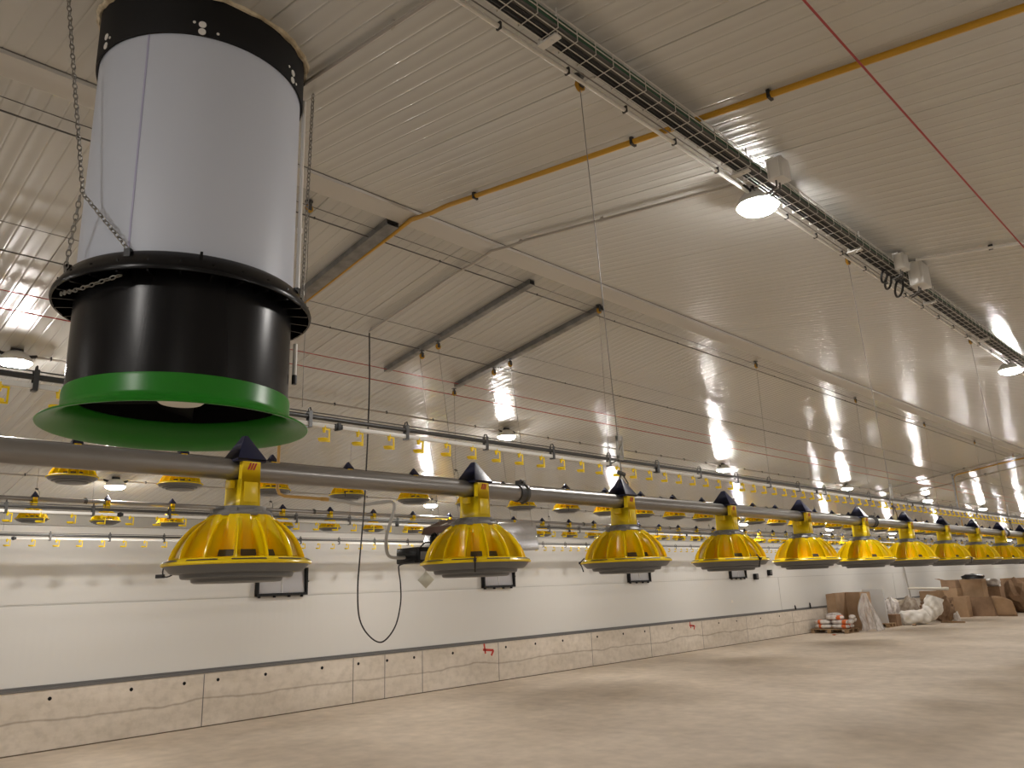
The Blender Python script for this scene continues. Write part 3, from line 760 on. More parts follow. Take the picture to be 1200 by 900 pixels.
WY = [2.09 + 2.585 * i for i in range(0, 10)]
for i, y in enumerate(WY):
    far = i >= 4
    nm = lambda what: ('%s %s' % (ORD[i], what)) if not far else what
    # near pan line
    x = -1.60; yb = y + (0.07 if i < 3 else 0.0)
    g = 'pulleys above the near feed pipe'
    pulley(-1.615, y, ceil_z(-1.615), ('%s yellow ceiling pulley beside the cable tray from the camera' % ORD[i]) if not far else 'small yellow pulley beside the far end of the cable tray', g)
    wire((-1.612, y, ceil_z(-1.6) - 0.06), (x, yb, LINES[0][3] + 0.238 + 0.102), ('%s wire down to the near feed pipe, with a white tensioner' % ORD[i]) if not far else 'thin wire down to the far stretch of the near feed pipe', 'wires of the near feed pipe', yoke=0.034, adj=(0.045, 0.125))
    # drinker line under the ridge
    if i >= 1:
        pulley(-3.57, y, ceil_z(-3.57), ('%s pulley at the ridge above the near drinker line, right of the chimney' % ORD[i]) if not far else 'small pulley at the ridge far along the near drinker line', 'pulleys along the ridge')
    else: pulley(-3.57, 2.06, ceil_z(-3.57), 'yellow pulley on the ceiling just right of the white chimney', 'pulleys along the ridge')
    wire((-3.565, y - (0.03 if i == 0 else 0), ceil_z(-3.57) - 0.06), (-3.57, y - (0.03 if i == 0 else 0), H + 0.915 + 0.045), ('%s thin wire down to the near drinker line' % ORD[i]) if not far else 'thin wire to the far stretch of the near drinker line', 'wires of the near drinker line')
    for x, zb, word in ((-5.45, LINES[1][3] + 0.345, 'middle feed pipe'), (-7.2, H + 0.815, 'middle drinker line'), (-8.96, LINES[2][3] + 0.345, 'far feed pipe'), (-10.1, H + 0.81, 'drinker line closest to the wall')):
        wire((x, y + 0.1, ceil_z(x)), (x, y + 0.1, zb), ('%s thin wire down to the %s' % (ORD[i], word)) if not far else 'thin wire to the far stretch of the ' + word, 'wires of the ' + word, yoke=0.03 if 'pipe' in word else None)

# ------------------------------------------------------------------ cable tray and its boxes
tx0, tx1 = -1.472, -1.385
tzb, tzt = ceil_z(-1.41) - 0.105, ceil_z(-1.41) - 0.052
TR = thing('cable_tray', 'long wire mesh cable tray full of black cables under the ceiling', 'cable tray', (0, 0, 0))
b = MB()
for x, z in ((tx0, tzt), (tx0, (tzt + tzb) / 2), (tx0 + 0.012, tzb), (tx0 + 0.043, tzb), (tx0 + 0.075, tzb), (tx1, (tzt + tzb) / 2), (tx1, tzt)):
    b.tube([(x, Y0, z), (x, 60, z)], 0.0022, 5)
y = 0.9
while y < 34:
    b.tube([(tx0, y, tzt), (tx0, y, tzb), (tx1, y, tzb), (tx1, y, tzt)], 0.0022, 5); y += 0.10
b.build('wire_mesh', M['bright_wire'], TR)
b = MB()
for i, (x, z) in enumerate(((0.012, 0.010), (0.026, 0.010), (0.040, 0.011), (0.054, 0.010), (0.020, 0.023), (0.034, 0.023), (0.048, 0.022), (0.010, 0.03))):
    pts = [(tx0 - 0.002 + x * 0.95 + 0.002 * math.sin(yy * 1.7 + i), yy, tzb + z + 0.0015 * math.sin(yy * 2.3 + 2 * i)) for yy in [Y0 + 0.45 * q for q in range(150)]]
    b.tube(pts, 0.006, 6)
b.build('black_cables', M['cable'], TR)
b = MB()
for i, (x, z) in enumerate(((0.068, 0.012), (0.080, 0.011), (0.092, 0.012), (0.104, 0.012))):
    b.tube([(tx0 + 0.025 + x * 0.52 + 0.001 * math.sin(yy * 1.3 + i), yy, tzb + z) for yy in [Y0 + 0.45 * q for q in range(150)]], 0.0046, 6)
b.build('grey_cables', M['cable_dim'], TR)
b = MB()
for x, z in ((0.116, 0.022), (0.119, 0.036)): b.tube([(tx0 + x * 0.67, yy, tzb + z + 0.003 * math.sin(yy * 2 + x * 90)) for yy in [Y0 + 0.45 * q for q in range(150)]], 0.006, 6)
b.build('green_cable', M['cable_green'], TR)
for i in range(-1, 22):
    y = 1.72 + 1.30 * i
    b = MB(); b.box(tx0 - 0.012, tx1 - 0.018, y - 0.016, y + 0.016, tzb - 0.012, tzb - 0.004); b.tube([(tx0 + 0.04, y, tzb - 0.018), (tx0 + 0.04, y, tzb - 0.01)], 0.006, 6)
    b.tube([(tx1 - 0.022, y, tzb - 0.008), (tx1 - 0.022, y, ceil_z(tx1) + 0.002)], 0.003, 6); b.tube([(tx0 - 0.008, y, tzb - 0.008), (tx0 - 0.008, y, ceil_z(tx0) + 0.002)], 0.003, 6)
    b.build('hanger_bar', M['box_white'], TR)
def jbox(x, y, z, sx, sy, sz, label):
    t = thing('junction_box', label, 'junction box', (x, y, z))
    b = MB(); b.box(0, sx, -sy / 2, sy / 2, -sz / 2, sz / 2); b.build('box', M['box_white'], t, bevel=0.006)
    b = MB(); b.box(-0.001, sx * 0.55, -sy / 2 - 0.004, sy / 2 + 0.004, sz / 2 - 0.004, sz / 2 + 0.004)
    b.box(sx * 0.2, sx * 0.8, -sy / 2 - 0.003, -sy / 2 + 0.002, -sz * 0.45, sz * 0.45)
    b.build('lid', M['white_plastic'], t, bevel=0.002)
    b = MB()
    for k, dy in enumerate((-0.022, 0.012)):
        b.tube(arc([(sx * 0.4, dy, -sz / 2), (sx * 0.3, dy + 0.006, -sz / 2 - 0.03), (-0.03, dy + 0.012, -sz / 2 - 0.045)], 5), 0.005, 6)
    b.build('cable', M['cable_dim'], t)
    return t
jbox(-1.372, 3.17, ceil_z(-1.3) - 0.075, 0.075, 0.085, 0.105, 'white junction box on the cable tray above the brightest lamp')
jbox(-1.372, 4.78, ceil_z(-1.3) - 0.068, 0.06, 0.09, 0.10, 'smaller white junction box right of the tray, left of a pair')
t = jbox(-1.372, 5.05, ceil_z(-1.3) - 0.085, 0.085, 0.15, 0.15, 'larger white junction box right of the tray, right of a pair')
for k, (dy, r_) in enumerate(((-0.16, 0.045), (0.0, 0.06), (-0.28, 0.04))):
    b = MB(); c0_ = Vector((-0.08 + 0.01 * k, dy - 0.05, -0.06))
    b.tube([c0_ + Vector((0.35 * r_ * math.cos(a), r_ * math.sin(a), r_ * 0.9 * math.cos(a))) for a in [2 * PI * q / 20 for q in range(20)]], 0.007, 6, closed=True)
    b.build('cable_loop', M['cable'], t)

# ------------------------------------------------------------------ gas pipes, conduits, bars across the ceiling
def cross_path(y, x0, x1, off, n=10):
    xs = sorted([x0 + (x1 - x0) * i / n for i in range(n + 1)] + [RIDGE_X - 0.2, RIDGE_X, RIDGE_X + 0.2], reverse=x1 < x0)
    xs = [x for x in xs if min(x0, x1) - 1e-6 <= x <= max(x0, x1) + 1e-6]
    return [(x, y, ceil_z(x) - off - (0.012 if abs(x - RIDGE_X) < 0.21 else 0)) for x in xs]
def gas(y, label, zdrop):
    t = thing('gas_pipe', label, 'gas pipe', (0, 0, 0))
    p = cross_path(y, 4.0, -4.80, 0.023)
    b = MB(); b.tube(p, 0.0135, 10)
    b.build('ceiling_run', M['gas_yellow'], t)
    for x in (2.2, 1.0, -0.08, -1.2 + 0.1, -1.75, -2.80):
        q = MB(); z = ceil_z(x) - 0.023; q.box(x - 0.006, x + 0.006, y - 0.018, y + 0.018, z - 0.018, z + 0.018); q.tube([(x, y, z), (x, y, ceil_z(x))], 0.005, 6)
        q.build('pipe_clip', M['tie_black'], t)
    x = -4.85
    b = MB(); b.tube(arc([(-4.78, y, ceil_z(-4.78) - 0.023), (-4.84, y, ceil_z(-4.85) - 0.06), (-4.85, y, ceil_z(-4.85) - 0.12)], 4) + [(x, y, zdrop + 0.05), (x, y + 0.015, zdrop + 0.015), (x, y + 0.05, zdrop), (x, y + 0.36, zdrop - 0.005)], 0.011, 8)
    b.tube([(x, y + 0.34, zdrop - 0.005), (x, y + 0.40, zdrop - 0.005)], 0.015, 8)
    b.build('drop_pipe', M['copper'], t)
    b = MB(); b.box(x - 0.02, x + 0.004, y - 0.075, y - 0.020, zdrop + 0.36, ceil_z(x)); o = b.build('guard_strip', M['galv'], t)
    return t
gas(2.63, 'yellow gas pipe crossing the ceiling right of the chimney', H + 0.66)
gas(18.25, 'yellow brown gas pipe crossing the ceiling far down the house', H + 0.66)
def steel_bar(y, x0, x1, label, w_=0.06):
    b = MB(); z0, z1 = ceil_z(x0), ceil_z(x1)
    # channel: a web against the ceiling with two flanges down
    for dy, hh in ((0, 0.006), (-w_ / 2, 0.04), (w_ / 2, 0.04)):
        ww = w_ if dy == 0 else 0.004
        b.hexa([(x1, y + dy - ww / 2, z1 - hh), (x0, y + dy - ww / 2, z0 - hh), (x0, y + dy + ww / 2, z0 - hh), (x1, y + dy + ww / 2, z1 - hh)],
               [(x1, y + dy - ww / 2, z1 - 0.001), (x0, y + dy - ww / 2, z0 - 0.001), (x0, y + dy + ww / 2, z0 - 0.001), (x1, y + dy + ww / 2, z1 - 0.001)])
    b.hexa([(x1, y - w_ / 2, z1 - 0.042), (x0, y - w_ / 2, z0 - 0.042), (x0, y + w_ / 2, z0 - 0.042), (x1, y + w_ / 2, z1 - 0.042)],
           [(x1, y - w_ / 2, z1 - 0.038), (x0, y - w_ / 2, z0 - 0.038), (x0, y + w_ / 2, z0 - 0.038), (x1, y + w_ / 2, z1 - 0.038)])
    return tag(b.build('steel_channel', M['galv'], smooth=False), label, 'steel channel')
steel_bar(2.570, -3.47, -4.84, 'wide grey steel channel along the gas pipe right of the chimney', 0.085)
steel_bar(3.88, -3.55, -5.32, 'thin grey steel channel on the far slope, left of two', 0.05)
steel_bar(4.71, -3.56, -5.34, 'thin grey steel channel on the far slope, right of two', 0.06)
for (x, y, lab) in ((-4.62, 3.88, 'pulley under the left steel channel, nearer the ridge'), (-4.83, 3.88, 'pulley under the left steel channel, nearer the wall'),
                    (-4.62, 4.71, 'pulley under the right steel channel, nearer the ridge'), (-4.83, 4.71, 'pulley under the right steel channel, middle one'), (-5.38, 4.71, 'pulley at the lower end of the right steel channel')):
    pulley(x, y, ceil_z(x) - 0.04, lab, 'pulleys under the steel channels')
def plain(name, label, cat, pts, r, mt, n=6, group=None):
    b = MB(); b.tube(pts, r, n); return tag(b.build(name, mt), label, cat, group)
t = conduit('ceiling_conduit', 'grey conduit over the ridge to the heater cable', cross_path(3.30, -1.36, -4.75, 0.025), 0.009, M['conduit_grey'], [(-2.45, 3.3, ceil_z(-2.45) - 0.025), (-3.1, 3.3, ceil_z(-3.1) - 0.03), (-4.72, 3.3, ceil_z(-4.72) - 0.025)], clipmat='conduit_grey')
conduit('ceiling_conduit', 'grey conduit from the top of the chimney to the cable tray', [(-2.50, 1.41, ceil_z(-2.50) - 0.022), (-1.42, 1.40, ceil_z(-1.42) - 0.022)], 0.009, M['conduit_grey'], [(-1.9, 1.405, ceil_z(-1.9) - 0.022)], clipmat='conduit_grey')
plain('chimney_cable', 'short black cable from conduit to the chimney collar', 'cable', arc([(-2.50, 1.41, ceil_z(-2.50) - 0.022), (-2.545, 1.405, ceil_z(-2.55) - 0.04), (-2.535, 1.41, ceil_z(-2.55) - 0.09), (-2.53, 1.415, ceil_z(-2.55) - 0.14)]), 0.006, M['cable'])
conduit('ceiling_conduit', 'white conduit from the pair of junction boxes to the right', [(-1.30, 4.93, ceil_z(-1.30) - 0.022), (4.0, 4.93, ceil_z(4.0) - 0.022)], 0.010, M['white_plastic'], [(-0.9, 4.93, ceil_z(-0.9) - 0.022), (0.2, 4.93, ceil_z(0.2) - 0.022)])
conduit('ceiling_conduit', 'pale conduit crossing the far ceiling beside the gas pipe', cross_path(17.75, -1.4, -6.3, 0.03), 0.016, M['conduit_grey'], [(-4.5, 17.75, ceil_z(-4.5) - 0.03)])
conduit('ceiling_conduit', 'second pale conduit crossing the far ceiling behind the gas pipe', cross_path(19.3, -1.4, -6.3, 0.03), 0.016, M['conduit_grey'], [(-4.5, 19.3, ceil_z(-4.5) - 0.03)])
def along(x, off): return [(x, Y0, ceil_z(x) - off), (x, 62, ceil_z(x) - off)]
plain('winch_cord', 'red winch cord under the near roof slope at upper right', 'cord', [(-0.742, Y0, ceil_z(-0.742) - 0.055), (-0.742, 62, ceil_z(-0.742) - 0.055)], 0.0042, M['red_cord'])
plain('winch_cord', 'lower red winch cord running along the far roof slope', 'cord', along(-5.50, 0.045), 0.0045, M['red_cord'])
plain('winch_cord', 'upper dull red cord running along the far roof slope', 'cord', along(-5.28, 0.035), 0.0036, M['red_cord'])
plain('winch_cord', 'thin dark wire beside the near lamp conduit', 'cord', along(-1.55, 0.05), 0.0025, M['wire'])
for i, (x, off, lab, clip) in enumerate(((-4.83, 0.028, 'dark cable clipped along the middle of the far roof slope', 0.9), (-3.66, 0.028, 'dark cable clipped along the far slope just below the ridge', 0.95), (-6.75, 0.03, 'thin dark cable clipped along the lower far slope', 0.7), (-8.2, 0.03, 'thin dark cable low on the far slope near the eaves', 0.8))):
    conduit('ceiling_cable', lab, along(x, off), 0.0045, M['cable_dim'], [(x, 1.2 + clip * q, ceil_z(x) - off) for q in range(26)], cat='cable', n=6)
for i, (x, off, lab) in enumerate(((-3.58, 0.02, 'thin wire nearest the ridge on the far slope'), (-4.55, 0.02, 'faint wire just above the clipped cable on the far slope'))):
    plain('ceiling_wire', lab, 'wire', along(x, off), 0.0022, M['cable_dim'])

# ------------------------------------------------------------------ gas heater
HX, HZ = -4.83, H
ht = thing('gas_heater', 'stainless gas heater with black burner box hanging behind the second pan', 'heater', (HX, 3.84, H + 0.17))
def hp(y, z, x=0): return (x, y - 3.84, z - 0.17)
b = MB()      # casing, a flared stainless box
b.hexa([hp(4.02, 0.30, -0.20), hp(4.02, 0.30, 0.20), hp(5.00, 0.30, 0.20), hp(5.00, 0.30, -0.20)],
       [hp(4.05, 0.50, -0.17), hp(4.05, 0.50, 0.17), hp(5.00, 0.54, 0.17), hp(5.00, 0.54, -0.17)])
b.build('casing', M['stainless'], ht, bevel=0.01)
b = MB(); b.hexa([hp(4.0, 0.435, -0.17), hp(4.0, 0.435, 0.17), hp(4.22, 0.435, 0.19), hp(4.22, 0.435, -0.19)],
                 [hp(4.02, 0.485, -0.17), hp(4.02, 0.485, 0.17), hp(4.22, 0.555, 0.19), hp(4.22, 0.555, -0.19)])
b.build('intake_hood', M['maroon'], ht, smooth=False)
b = MB(); b.box(-0.15, 0.12, -0.19 + 0.08, 0.26, 0.03, 0.15); bb = b.build('burner_box', M['black_plastic'], ht, bevel=0.012)
bb.location = (0, 0, 0)
b = MB(); b.box(0.121, 0.124, -0.085, 0.0, 0.055, 0.115); b.build('control_panel', M['cable_dim'], bb, smooth=False)
b = MB(); b.box(0.121, 0.126, 0.045, 0.075, 0.085, 0.12); b.build('warning_sticker', M['yellow_stem'], bb, smooth=False)
b = MB(); b.tube(arc([(0.08, -0.05, 0.15), (0.08, 0.0, 0.185), (0.08, 0.08, 0.18), (0.08, 0.13, 0.15)]), 0.006, 6); b.build('cable', M['cable'], bb)
b = MB(); b.tube([(0.03, 0.21, 0.15), (0.03, 0.21, 0.30)], 0.030, 14); b.tube([(0.03, 0.21, 0.30), (0.03, 0.27, 0.32)], 0.03, 14); b.build('gas_valve', M['white_plastic'], ht)
b = MB(); b.tube([(0.03, 0.115, 0.15), (0.03, 0.115, 0.235)], 0.025, 10); b.tube([(0.03, 0.115, 0.235), (0.03, 0.14, 0.25)], 0.022, 10); b.build('solenoid', M['black_plastic'], ht)
# hose from gas pipe, and hanging control cable
hx = -4.85
hz_ = [(2.63 + 0.40, 0.655), (3.15, 0.645), (3.30, 0.628), (3.48, 0.655), (3.60, 0.668), (3.63, 0.62), (3.58, 0.50), (3.535, 0.40), (3.53, 0.30), (3.57, 0.255), (3.66, 0.245), (3.735, 0.248)]
b = MB(); b.tube(arc([(hx + 0.02 * math.sin(i), y, H + z) for i, (y, z) in enumerate(hz_)], 6), 0.0125, 8)
b2 = tag(b.build('gas_hose', M['hose']), 'grey flexible gas hose curling down to the black burner box', 'hose')
cl = [(3.30, ceil_z(-4.75) - 0.04 - H), (3.305, 1.5), (3.29, 1.0), (3.27, 0.6), (3.24, 0.25), (3.225, 0.02), (3.245, -0.18), (3.33, -0.30), (3.44, -0.345), (3.55, -0.25), (3.60, -0.09), (3.60, 0.05), (3.585, 0.15), (3.60, 0.19), (3.74, 0.21)]
b = MB(); b.tube(arc([(-4.75, y, H + z) for y, z in cl], 8), 0.0055, 6)
tag(b.build('heater_cable', M['cable']), 'thin black cable hanging in a long loop before the white wall', 'cable')
# small diamond tag hanging below the burner box
tg = thing('hanging_tag', 'small square metal tag hanging cornerwise left of the second pan', 'tag', (-4.70, 3.845, H + 0.10))
Rm = Matrix.Rotation(math.radians(45), 4, 'Z') @ Matrix.Rotation(math.radians(45), 4, 'Y')
b = MB(); b.box(-0.045, 0.045, -0.003, 0.003, -0.045, 0.045, Matrix.Rotation(math.radians(48), 4, 'Z') @ Matrix.Rotation(math.radians(45), 4, 'Y')); b.build('plate', M['plate_tag'], tg, bevel=0.001)
b = MB(); b.tube([(0, 0, 0.06), (-0.02, 0.01, 0.11)], 0.0025, 6); b.build('string', M['wire'], tg)
tg.location = (-4.70, 3.80, H + 0.075)
for (x, y0_, y1_, nm) in ((-4.62, 3.88, 4.12, 'left steel channel, front'), (-4.86, 3.88, 4.12, 'left steel channel, back'), (-4.62, 4.71, 5.0, 'right steel channel, front'), (-4.86, 4.71, 5.0, 'right steel channel, back')):
    wire((x, y0_, ceil_z(x) - 0.06), (x, y1_ if False else y0_ + 0.2, H + 0.50), 'thin wire holding the gas heater from the ' + nm, 'wires of the gas heater')

# ------------------------------------------------------------------ wall air inlets, sockets, sticker
def inlet_proto():
    t = thing('air_inlet', '', 'air inlet')
    b = MB(); t_ = 0.028
    b.box(0, 0.085, -0.41, -0.41 + t_, 0, 0.40); b.box(0, 0.085, 0.41 - t_, 0.41, 0, 0.40); b.box(0, 0.085, -0.41, 0.41, 0, t_ * 1.3); b.box(0, 0.06, -0.41, 0.41, 0.40 - t_, 0.40)
    for y in (-0.36, -0.12, 0.12, 0.33): b.box(0.02, 0.07, y - 0.010, y + 0.010, -0.025, 0)
    b.box(0.03, 0.07, 0.41, 0.435, 0.19, 0.205)
    b.build('frame', M['black_matt'], t, smooth=False)
    b = MB(); b.hexa([(0.030, -0.375, 0.04), (0.045, -0.375, 0.04), (0.045, 0.375, 0.04), (0.030, 0.375, 0.04)], [(0.010, -0.375, 0.37), (0.02, -0.375, 0.37), (0.02, 0.375, 0.37), (0.010, 0.375, 0.37)])
    b.build('flap', M['flap'], t, smooth=False)
    b = MB(); b.tube([(0.05, 0.0, 0.03), (0.03, 0.0, 0.37)], 0.006, 6); b.box(0.03, 0.06, -0.03, 0.03, 0.0, 0.03); b.build('pull_rod', M['box_white'], t)
    return t
inl = inlet_proto(); ik = kids_of(inl)
for i in range(4):
    y = 5.99 + 4.485 * (i)
    lab = ['black framed air inlet with grey flap behind the first pan', 'black framed air inlet on the wall behind the second pan', 'black framed air inlet on the wall behind the third pan', 'black framed air inlet on the wall behind the fourth pan'][i] if i < 4 else 'small black air inlet far along the white wall beyond the fourth'
    if i == 0: o = inl; o.location = (WALL_X, y, H); o['label'] = lab
    else: o = copy_tree(inl, (WALL_X, y, H), lab, ik)
    o['group'] = 'air inlets on the white wall'
for y, z, lab in ((20.42, 0.03, 'small dark box on the wall, left of a pair, right of the fourth pan'), (21.25, 0.125, 'small dark box on the wall, right of a pair, below the fifth pan')):
    t = thing('wall_socket', lab, 'socket', (WALL_X, y, H + z))
    b = MB(); b.box(0, 0.09, -0.075, 0.075, -0.08, 0.08); b.build('housing', M['black_matt'], t, bevel=0.01)
    b = MB(); b.box(0.09, 0.102, -0.055, 0.055, -0.05, 0.06); b.build('cover', M['cable_dim'], t, bevel=0.004)
b = MB(); q = WALL_X + 0.002
b.hexa([(q - 0.002, 19.0, H - 0.61), (q, 19.0, H - 0.61), (q, 19.13, H - 0.61), (q - 0.002, 19.13, H - 0.61)], [(q - 0.002, 19.04, H - 0.55), (q, 19.04, H - 0.55), (q, 19.09, H - 0.55), (q - 0.002, 19.09, H - 0.55)])
tag(b.build('wall_sticker', M['foam_white'], smooth=False), 'tiny white sticker on the wall below the fourth pan', 'sticker')

# ------------------------------------------------------------------ rubbish along the wall
def cardboard_box(name, label, x0, x1, y0, y1, h, mt='cardboard', z=0, flaps=(), rot=0, open_=True, th=0.012, front=False):
    cx_, cy_ = (x0 + x1) / 2, (y0 + y1) / 2; a, c_ = (x1 - x0) / 2, (y1 - y0) / 2
    t = thing(name, label, 'cardboard box', (cx_, cy_, z)); t.rotation_euler.z = rot
    b = MB()
    b.box(-a, a, -c_, c_, 0, th)
    b.box(-a, -a + th, -c_, c_, th, h); b.box(a - th, a, -c_, c_, th, h); b.box(-a + th, a - th, c_ - th, c_, th, h)
    if not front: b.box(-a + th, a - th, -c_, -c_ + th, th, h)
    if not open_: b.box(-a + th, a - th, -c_ + th, c_ - th, h - th, h)
    b.build('carton', M[mt], t, smooth=False)
    for (side, ln, ang) in flaps:
        b = MB()
        dz = ln * math.sin(ang); do = ln * math.cos(ang); e_ = 0.006
        if side == '+x': q = [(a, -c_, h), (a, c_, h), (a + do, c_ * 0.97, h + dz), (a + do, -c_ * 0.97, h + dz)]
        if side == '-x': q = [(-a, -c_, h), (-a, c_, h), (-a - do, c_ * 0.97, h + dz), (-a - do, -c_ * 0.97, h + dz)]
        if side == '-y': q = [(-a, -c_, h), (a, -c_, h), (a * 0.97, -c_ - do, h + dz), (-a * 0.97, -c_ - do, h + dz)]
        if side == '+y': q = [(-a, c_, h), (a, c_, h), (a * 0.97, c_ + do, h + dz), (-a * 0.97, c_ + do, h + dz)]
        if side == 'L': q = [(-a, -c_, 0.02), (-a - do, -c_ - dz, 0.02), (-a - do, -c_ - dz, h * 0.97), (-a, -c_, h)]
        if side == 'R': q = [(a, -c_, 0.02), (a + do, -c_ - dz, 0.02), (a + do, -c_ - dz, h * 0.97), (a, -c_, h)]
        b.add(q, [(0, 1, 2, 3)])
        o = b.build('flap', M[mt], t, smooth=False); s_ = o.modifiers.new('thickness', 'SOLIDIFY'); s_.thickness = 0.008; s_.offset = 0
    return t
def pallet(label, x0, x1, y0, y1):
    t = thing('pallet', label, 'pallet', ((x0 + x1) / 2, (y0 + y1) / 2, 0)); a, c_ = (x1 - x0) / 2, (y1 - y0) / 2
    b = MB()
    for i in range(6):
        y = -c_ + (2 * c_ - 0.09) * i / 5; b.box(-a, a, y, y + 0.09, 0.10, 0.122)
    b.build('deck', M['wood'], t, smooth=False)
    for x in (-a, -0.05, a - 0.10):
        b = MB(); b.box(x, x + 0.10, -c_, c_, 0.0, 0.02)
        for y in (-c_, -0.05, c_ - 0.1): b.box(x, x + 0.10, y, y + 0.10, 0.02, 0.10)
        b.build('runner', M['wood'], t, smooth=False)
    return t
def blob(name, label, cat, loc, sx, sy, sz, mt, seed, rough_=0.18, n=(18, 12), sq=2.6, sink=0.5, group=None, rot=0):
    rnd = random.Random(seed); ph = [(rnd.uniform(0, 6), rnd.uniform(2, 5), rnd.uniform(2, 5)) for _ in range(5)]
    b = MB(); vs = []; fs = []
    nu, nv = n
    def pw(v): return math.copysign(abs(v) ** (2 / sq), v)
    for j in range(nv + 1):
        th = -PI / 2 + PI * j / nv
        for i in range(nu):
            a = 2 * PI * i / nu
            d = 1 + rough_ * sum(math.sin(p + f * a + g * th) for p, f, g in ph) / 5 + rnd.uniform(-rough_, rough_) * 0.35
            x = pw(math.cos(th)) * pw(math.cos(a)) * sx * d; y = pw(math.cos(th)) * pw(math.sin(a)) * sy * d; z = pw(math.sin(th)) * sz * (1 + (d - 1) * 0.7)
            vs.append((x, y, max(z + sz, 0.002)))
    for j in range(nv):
        for i in range(nu): fs.append((j * nu + i, j * nu + (i + 1) % nu, (j + 1) * nu + (i + 1) % nu, (j + 1) * nu + i))
    b.add(vs, fs)
    o = b.build(name, mt, ang=60); o.location = loc; o.rotation_euler.z = rot
    return tag(o, label, cat, group)
# pallet of bags
pallet('wooden pallet of orange and white bags by the plinth', -10.72, -9.62, 23.25, 24.05)
bagn = 0
spots = [(-10.40, 23.5, 0), (-9.92, 23.5, 0), (-10.40, 23.82, 0), (-9.92, 23.82, 0), (-10.42, 23.5, 1), (-9.90, 23.5, 1), (-10.2, 23.83, 1), (-10.05, 23.5, 2)]
labs = ['lower left front bag', 'lower right front bag', 'lower left rear bag', 'lower right rear bag', 'middle left bag', 'middle right bag', 'middle rear bag', 'topmost bag']
for i, (x, y, l) in enumerate(spots):
    t = thing('feed_bag', 'orange and white bag stacked on the pallet, ' + labs[i], 'bag', (x, y, 0.122 + 0.125 * l), 'bags on the pallet')
    ob = blob('sack', 'x', 'x', (0, 0, 0), 0.25, 0.16, 0.064, M['bag_white'], 20 + i, 0.06, (20, 10), 3.2); ob.parent = t
    del ob['label']; del ob['category']
    ob = blob('print_band', 'x', 'x', (0.14 if i % 2 else -0.06, 0, -0.001), 0.075, 0.166, 0.0655, M['bag_orange'], 20 + i, 0.04, (16, 8), 3.5); ob.parent = t
    del ob['label']; del ob['category']
for i, (x, y, z) in enumerate(((-9.58, 23.45, 0.26), (-9.56, 23.55, 0.385), (-9.60, 23.72, 0.30))):
    blob('plastic_roll_end', 'pale rounded bag end at the right of the pallet, %s' % ('lower one', 'upper one', 'rear one')[i], 'bag', (x, y, z), 0.09, 0.09, 0.065, M['bag_white'], 50 + i, 0.08, (12, 8), 2.2)
blob('crumpled_film', 'crumpled grey film on top of the bags on the pallet', 'plastic film', (-10.2, 23.84, 0.372), 0.24, 0.14, 0.09, M['film'], 61, 0.35)
cardboard_box('open_carton', 'tall open carton behind the pallet of bags', -10.50, -9.72, 24.75, 25.55, 1.10, 'cardboard', flaps=(('L', 0.26, 0.25), ('R', 0.30, 1.2)), front=True)
# draped plastic sheet beside the carton
b = MB()
rnd = random.Random(5)
def sheet(u, v):
    wv = 0.06 + 0.40 * v ** 1.3
    x = -9.40 + (u - 0.5) * wv * 1.25 + 0.22 * v - 0.10 - 0.16 * math.sin(PI * min(1, v * 1.2)) * (1 - u); y = 24.52 - 0.22 * v + (u - 0.5) * 0.2 + 0.05 * math.sin(u * 17 + v * 5) * (0.3 + v)
    return (x, y, max(0.01, 1.08 * (1 - v) + 0.03 * math.sin(u * 11 + v * 3) * v + (0.03 if v > 0.95 else 0)))
b.grid(26, 22, sheet)
o = b.build('plastic_sheet', M['film']); s_ = o.modifiers.new('thickness', 'SOLIDIFY'); s_.thickness = 0.004
tag(o, 'clear wrinkled plastic sheet draped down beside the tall open carton', 'plastic sheet')
pallet('small wooden pallet under the grey board', -10.15, -9.45, 26.0, 26.6)
b = MB(); b.hexa([(-10.2, 26.25, 0.122), (-9.55, 26.25, 0.122), (-9.55, 26.31, 0.122), (-10.2, 26.31, 0.122)], [(-10.3, 26.45, 1.15), (-9.65, 26.45, 1.15), (-9.65, 26.51, 1.15), (-10.3, 26.51, 1.15)])
tag(b.build('board', M['board'], smooth=False), 'grey upright board standing right of the plastic sheet', 'board')
cardboard_box('small_carton', 'small brown carton left of the white sack', -9.86, -9.44, 26.68, 27.06, 0.36, 'cardboard_dark', open_=False)
def heap(label, x, y, sx, sy, sz, mk, seed, z=0):
    """a crumple of flat torn sheets: angular, flat-shaded"""
    rnd = random.Random(seed); bm_ = bmesh.new()
    bmesh.ops.create_icosphere(bm_, subdivisions=3, radius=1)
    ax = [(Vector((rnd.gauss(0, 1), rnd.gauss(0, 1), rnd.gauss(0, 1))).normalized(), rnd.uniform(0.55, 0.95)) for _ in range(15)]
    for v in bm_.verts:
        p = v.co.copy()
        k = 1.0
        for d, o in ax:                      # chop by random planes: sharp facets and ridges
            q = p.dot(d)
            if q > o: p -= d * (q - o) * 0.9
        n_ = 0.10 * math.sin(p.x * 9 + p.y * 5 + seed) + 0.08 * math.sin(p.y * 13 - p.z * 7)
        p *= 1 + n_
        v.co = Vector((p.x * sx, p.y * sy, max(0.004, (p.z + 0.75) * sz * 0.62)))
    me = D.meshes.new('crumpled_heap'); bm_.to_mesh(me); bm_.free(); me.materials.append(M[mk])
    o = D.objects.new('crumpled_heap', me); COL.objects.link(o); o.location = (x, y, z)
    return tag(o, label, 'rubbish heap')
heap('heap of crumpled paper right of the grey board', -10.22, 27.25, 0.30, 0.36, 0.85, 'paper', 1)
heap('pale crumpled plastic behind the small carton', -9.98, 28.0, 0.28, 0.28, 0.78, 'bag_white', 2)
